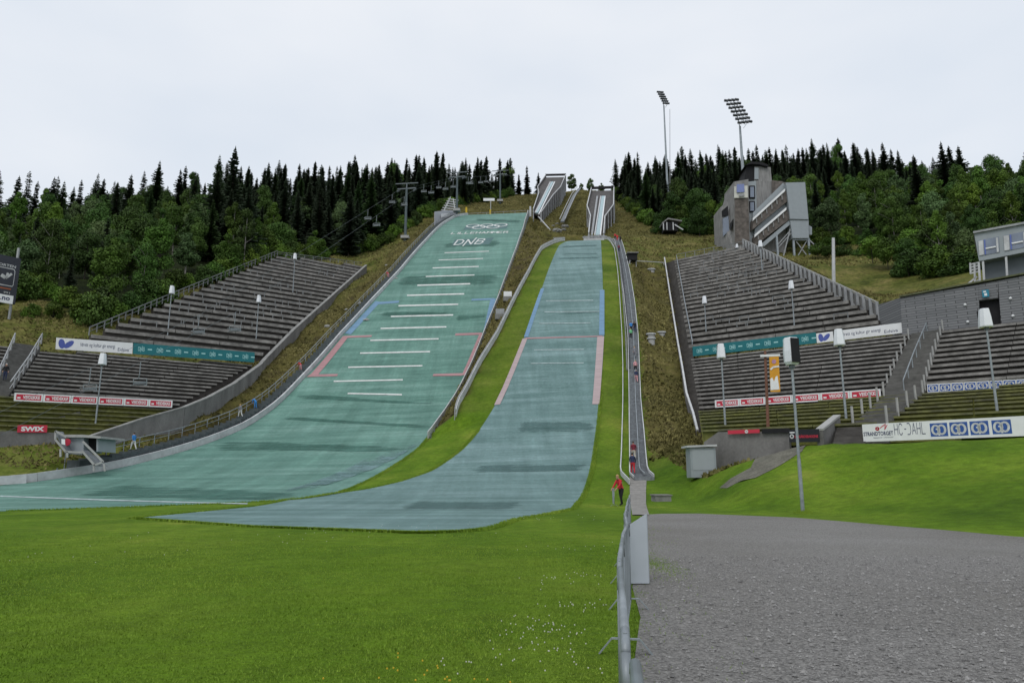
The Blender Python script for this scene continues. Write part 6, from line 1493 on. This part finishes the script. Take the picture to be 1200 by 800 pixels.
v1, f1 = blades(560000, -17, 2.6, 4.6, 24, .008, .024, .0026, 1, lambda x, y, r: (x < fence_x(y)+.15) & (x > -.82*y-1.0) & (r.random(len(x)) < ((24-y)/16)**1.2), 1.35)
v2, f2 = blades(60000, 0, 6, 2, 26, .015, .05, .003, 2, lambda x, y, r: (x > fence_x(y)) & (x < fence_x(y)+.10+1.3*r.random(len(x))**4) & (np.sin(x*5)*np.cos(y*2.3)+r.normal(size=len(x))*.4 > -.1), 1.2)
def fringe(f_, y0, y1, n_, seed, zf, sgn):
    rng = np.random.default_rng(seed); y = rng.uniform(y0, y1, n_); x = f_(y)+sgn*rng.uniform(-.10, .30, n_); z = zf(x, y); h = rng.uniform(.02, .06, n_)*(1+y/45); w = .012*(1+y/30)*rng.uniform(.6, 1.4, n_); a = rng.uniform(0, 6.28, n_)
    c = np.stack([x, y, z-.02], -1); s = np.stack([np.cos(a), np.sin(a), np.zeros(n_)], -1)*w[:, None]; t = c+np.stack([rng.normal(size=n_)*.02, rng.normal(size=n_)*.02, h+.03], -1)
    return np.stack([c-s, c+s, t], 1).reshape(-1, 3)
fr_ = [fringe(XMr, 22.8, 90, 9000, 1, PN, 1), fringe(XMl, 22.8, 80, 9000, 2, PN, -1), fringe(XLr, 37.9, 84, 6000, 3, PL, 1)]
xs_ = np.random.default_rng(4).uniform(-16, -1, 14000); yy_ = np.interp(xs_, [-16, -9, -5, -3.3, -2.6, -1.7, -1.1], [31, 25.4, 23.6, 22.7, 22.7, 23.1, 24.0])
fr_.append(np.stack([np.stack([xs_-.015, yy_-.03, xs_*0-.005], -1), np.stack([xs_+.015, yy_-.03, xs_*0-.005], -1), np.stack([xs_, yy_-.02+np.random.default_rng(5).normal(size=len(xs_))*.05, np.random.default_rng(6).uniform(.03, .09, len(xs_))], -1)], 1).reshape(-1, 3))
_r = np.random.default_rng(8); _n = 7000; _a = _r.uniform(0, 6.28, _n); _q = _r.random(_n)**.6; _x = 2.75+.55*_q*np.cos(_a)+.03*0; _y = 14.2+2.4*_q*np.sin(_a); _k = _r.random(_n) > _q; _x, _y = _x[_k], _y[_k]; _m = len(_x)
fr_.append(np.stack([np.stack([_x-.006, _y, _x*0], -1), np.stack([_x+.006, _y, _x*0], -1), np.stack([_x+_r.normal(size=_m)*.02, _y+_r.normal(size=_m)*.02, _r.uniform(.015, .035, _m)], -1)], 1).reshape(-1, 3))
fr_ = np.concatenate(fr_)
V_ = np.concatenate([v1, v2, fr_]); F_ = np.concatenate([f1, f2+len(v1), np.arange(len(fr_)).reshape(-1, 3)+len(v1)+len(v2)])
tag(obj_me('grass', mesh_np('grass', V_, F_, GRB)), 'short mown green grass of the foreground lawn', 'grass', kind='stuff')
# rough grass on the banks
def tufts(n_, x0, x1, y0, y1, seed):
    rng = np.random.default_rng(seed); x = rng.uniform(x0, x1, n_); y = rng.uniform(y0, y1, n_); yc = np.clip(y, 30, 232)
    ok = ~((x > XLl(yc)-2.0) & (x < XLr(yc)+.6) & (y < 238)); ok &= ~((x > XNl(yc)-.2) & (x < XSr(np.clip(yc, 60, 188))+.3) & (y < 196)); ok &= ~((x > XLr(yc)) & (x < XSr(np.clip(yc, 60, 188))) & (y < 86))
    for k, P in TP.items(): ok &= ~inpoly(x, y, P)
    for pl, P in CL: ok &= ~inpoly(x, y, P)
    ok &= ~inpoly(x, y, LFOR); ok &= ~inpoly(x, y, RFOR)
    clump = wav(x, y, 2.3, .5)+wav(x+31, y*1.3, 6.1, .5); ok &= (clump+rng.normal(size=n_)*.35) > -.12
    x, y = x[ok], y[ok]; z = T(x, y); dep = y*CP+(z-EYE)*SP; u = 600+F*x/dep; k_ = (u > -30) & (u < 1230); x, y, z = x[k_], y[k_], z[k_]; n2 = len(x)
    h = rng.uniform(.07, .30, n2)*(1+y/400); w = rng.uniform(.06, .16, n2)*(1+y/200); a = rng.uniform(-.9, .9, n2); s_ = np.stack([np.cos(a), np.sin(a), np.zeros(n2)], -1)*w[:, None]; c = np.stack([x, y, z-.05], -1)
    tip = c+np.stack([rng.normal(size=n2)*.12, rng.normal(size=n2)*.12, h], -1)
    return np.stack([c-s_, c+s_, tip+s_*.3, tip-s_*.4], 1).reshape(-1, 3), np.arange(n2*4).reshape(-1, 4)
TU = [tufts(150000, -75, 60, 66, 140, 3), tufts(150000, -75, 90, 140, 330, 4), tufts(26000, 14, 40, 52, 90, 5)]
V_ = np.concatenate([t[0] for t in TU]); F_ = np.arange(len(V_)).reshape(-1, 4)
TUM = mat('rough_grass_blades', (.075, .072, .024), .9, .3, .12, col2=(.215, .190, .075), spec=.1, fine=.55, finescale=1.3, detail=8)
tag(obj_me('rough_grass', mesh_np('rough_grass', V_, F_, TUM)), 'rough olive and straw coloured grass on the banks beside the hills', 'grass', kind='stuff')
_r = np.random.default_rng(12); _p = hitT(941, 601); _n = 500; _a = _r.uniform(0, 6.28, _n); _q = _r.random(_n)*.42; _x = _p.x+_q*np.cos(_a); _y = _p.y+_q*np.sin(_a); _z = T(_x, _y)
_V = np.stack([np.stack([_x-.02, _y, _z-.02], -1), np.stack([_x+.02, _y, _z-.02], -1), np.stack([_x+_r.normal(size=_n)*.03, _y, _z+_r.uniform(.08, .26, _n)*(1-_q)], -1)], 1).reshape(-1, 3)
tag(obj_me('long_grass', mesh_np('long_grass', _V, np.arange(len(_V)).reshape(-1, 3), GRB)), 'long uncut grass round the foot of the lamp on the lawn', 'grass', kind='stuff')
# clover heads
rng = np.random.default_rng(9); P = []
for cx, cy, n_, s_ in ((.45, 8.1, 40, .28), (.25, 7.0, 36, .32), (.85, 9.4, 24, .25), (-.3, 6.5, 10, .3), (.9, 12, 25, .4), (-6, 22, 24, 2.0), (1.4, 17, 16, .7), (-9, 16, 10, 1.2), (-4, 24, 12, 2), (2.2, 30, 18, 1.2)):
    q = rng.normal(size=(n_, 2))*s_+[cx, cy]; P += [tuple(a) for a in q if a[0] < fence_x(a[1])-.03]
m = MB()
for x, y in P: m.ball((x, y, .035+rng.uniform(0, .02)), .0062+.0002*y, u=5, w=3)
tag(m.build('clover_flowers', mat('clover_white', (.55, .55, .48), .8, .1, 5)), 'white clover heads dotted in the lawn by the barriers', 'flowers', kind='stuff')
m = MB()
for i in range(26): m.ball((rng.normal()*.35-.75, 6.2+rng.normal()*.35, .05), .009, u=5, w=3)
tag(m.build('buttercup_flowers', YEL), 'yellow flowers in the lawn at the bottom of the view', 'flowers', kind='stuff')
# loose stones on the gravel
n_ = 46000; y = 4.6+11*rng.random(n_)**1.5; x = fence_x(y)+.25+rng.random(n_)*(y*.8+.5); r = rng.uniform(.004, .012, n_)**1.0*(1+.05*y)*(1+1.2*(rng.random(n_) > .93)); k_ = rng.random(n_) > np.exp(-(x-fence_x(y))*1.1)*.9; x, y, r = x[k_], y[k_], r[k_]; n_ = len(x)
oc = np.array([(1, 0, 0), (-.5, .87, 0), (-.5, -.87, 0), (.1, .1, .8), (0, 0, -.5)]); rot = rng.uniform(0, 6.28, n_); c_, s_ = np.cos(rot), np.sin(rot)
O = oc[None]*rng.uniform(.6, 1.3, (n_, 5, 1)); X = O[..., 0]*c_[:, None]-O[..., 1]*s_[:, None]; Y_ = O[..., 0]*s_[:, None]+O[..., 1]*c_[:, None]; Z = O[..., 2]
V_ = np.stack([X*r[:, None]+x[:, None], Y_*r[:, None]+y[:, None], Z*r[:, None]+.012+r[:, None]*.3], -1).reshape(-1, 3); b_ = (np.arange(n_)*5)[:, None, None]
F_ = (np.array([(0, 1, 3), (1, 2, 3), (2, 0, 3)])[None]+b_).reshape(-1, 3)
tag(obj_me('gravel_stones', mesh_np('gravel_stones', V_, F_, mat('loose_stone', (.21, .205, .198), .85, .55, 9, fine=.5, finescale=30))), 'loose grey stones scattered over the gravel yard', 'gravel', kind='stuff')
# ------------------------------------------------------------------ world, sun, camera
w = bpy.data.worlds.new('World'); SC.world = w; w.use_nodes = True; nt = w.node_tree; N = nt.nodes; L = nt.links; bg = N['Background']
sky = N.new('ShaderNodeTexSky'); sky.sky_type = 'NISHITA'; sky.sun_disc = False; ELV, AZ = math.radians(48), math.radians(200)
sky.sun_elevation = ELV; sky.sun_rotation = AZ; sky.air_density = 1.5; sky.dust_density = 3
sc_ = N.new('ShaderNodeVectorMath'); sc_.operation = 'SCALE'; sc_.inputs['Scale'].default_value = .10; L.new(sky.outputs['Color'], sc_.inputs[0])
tc = N.new('ShaderNodeTexCoord'); mp = N.new('ShaderNodeMapping'); mp.inputs['Scale'].default_value = (1, 1, 2.2); L.new(tc.outputs['Generated'], mp.inputs['Vector'])
nz = N.new('ShaderNodeTexNoise'); nz.inputs['Scale'].default_value = 2.1; nz.inputs['Detail'].default_value = 4; nz.inputs['Roughness'].default_value = .5; L.new(mp.outputs['Vector'], nz.inputs['Vector'])
cr = N.new('ShaderNodeValToRGB'); cr.color_ramp.elements[0].position = .3; cr.color_ramp.elements[0].color = (.77, .835, .925, 1); cr.color_ramp.elements[1].position = .68; cr.color_ramp.elements[1].color = (.92, .95, 1.0, 1); L.new(nz.outputs['Fac'], cr.inputs['Fac'])
mx = N.new('ShaderNodeMix'); mx.data_type = 'RGBA'; mx.inputs[0].default_value = .90; L.new(sc_.outputs['Vector'], mx.inputs[6]); L.new(cr.outputs['Color'], mx.inputs[7]); L.new(mx.outputs[2], bg.inputs['Color']); bg.inputs['Strength'].default_value = 1.0
sd = bpy.data.lights.new('sun', 'SUN'); sd.energy = 1.0; sd.angle = math.radians(25); sd.color = (1, .97, .92); so = bpy.data.objects.new('sun', sd); COL.objects.link(so)
so.rotation_euler = (math.radians(90)-ELV, 0, math.radians(180)-AZ)
cam = bpy.data.cameras.new('camera'); cam.sensor_width = 36; cam.lens = 25.0; cam.clip_end = 3000; cam.clip_start = .05; co = bpy.data.objects.new('camera', cam); COL.objects.link(co); co.location = ORG; co.rotation_euler = (math.radians(90)+PITCH, 0, 0)
SC.camera = co
SC.view_settings.view_transform = 'Standard'; SC.view_settings.look = 'None'; SC.view_settings.exposure = 0
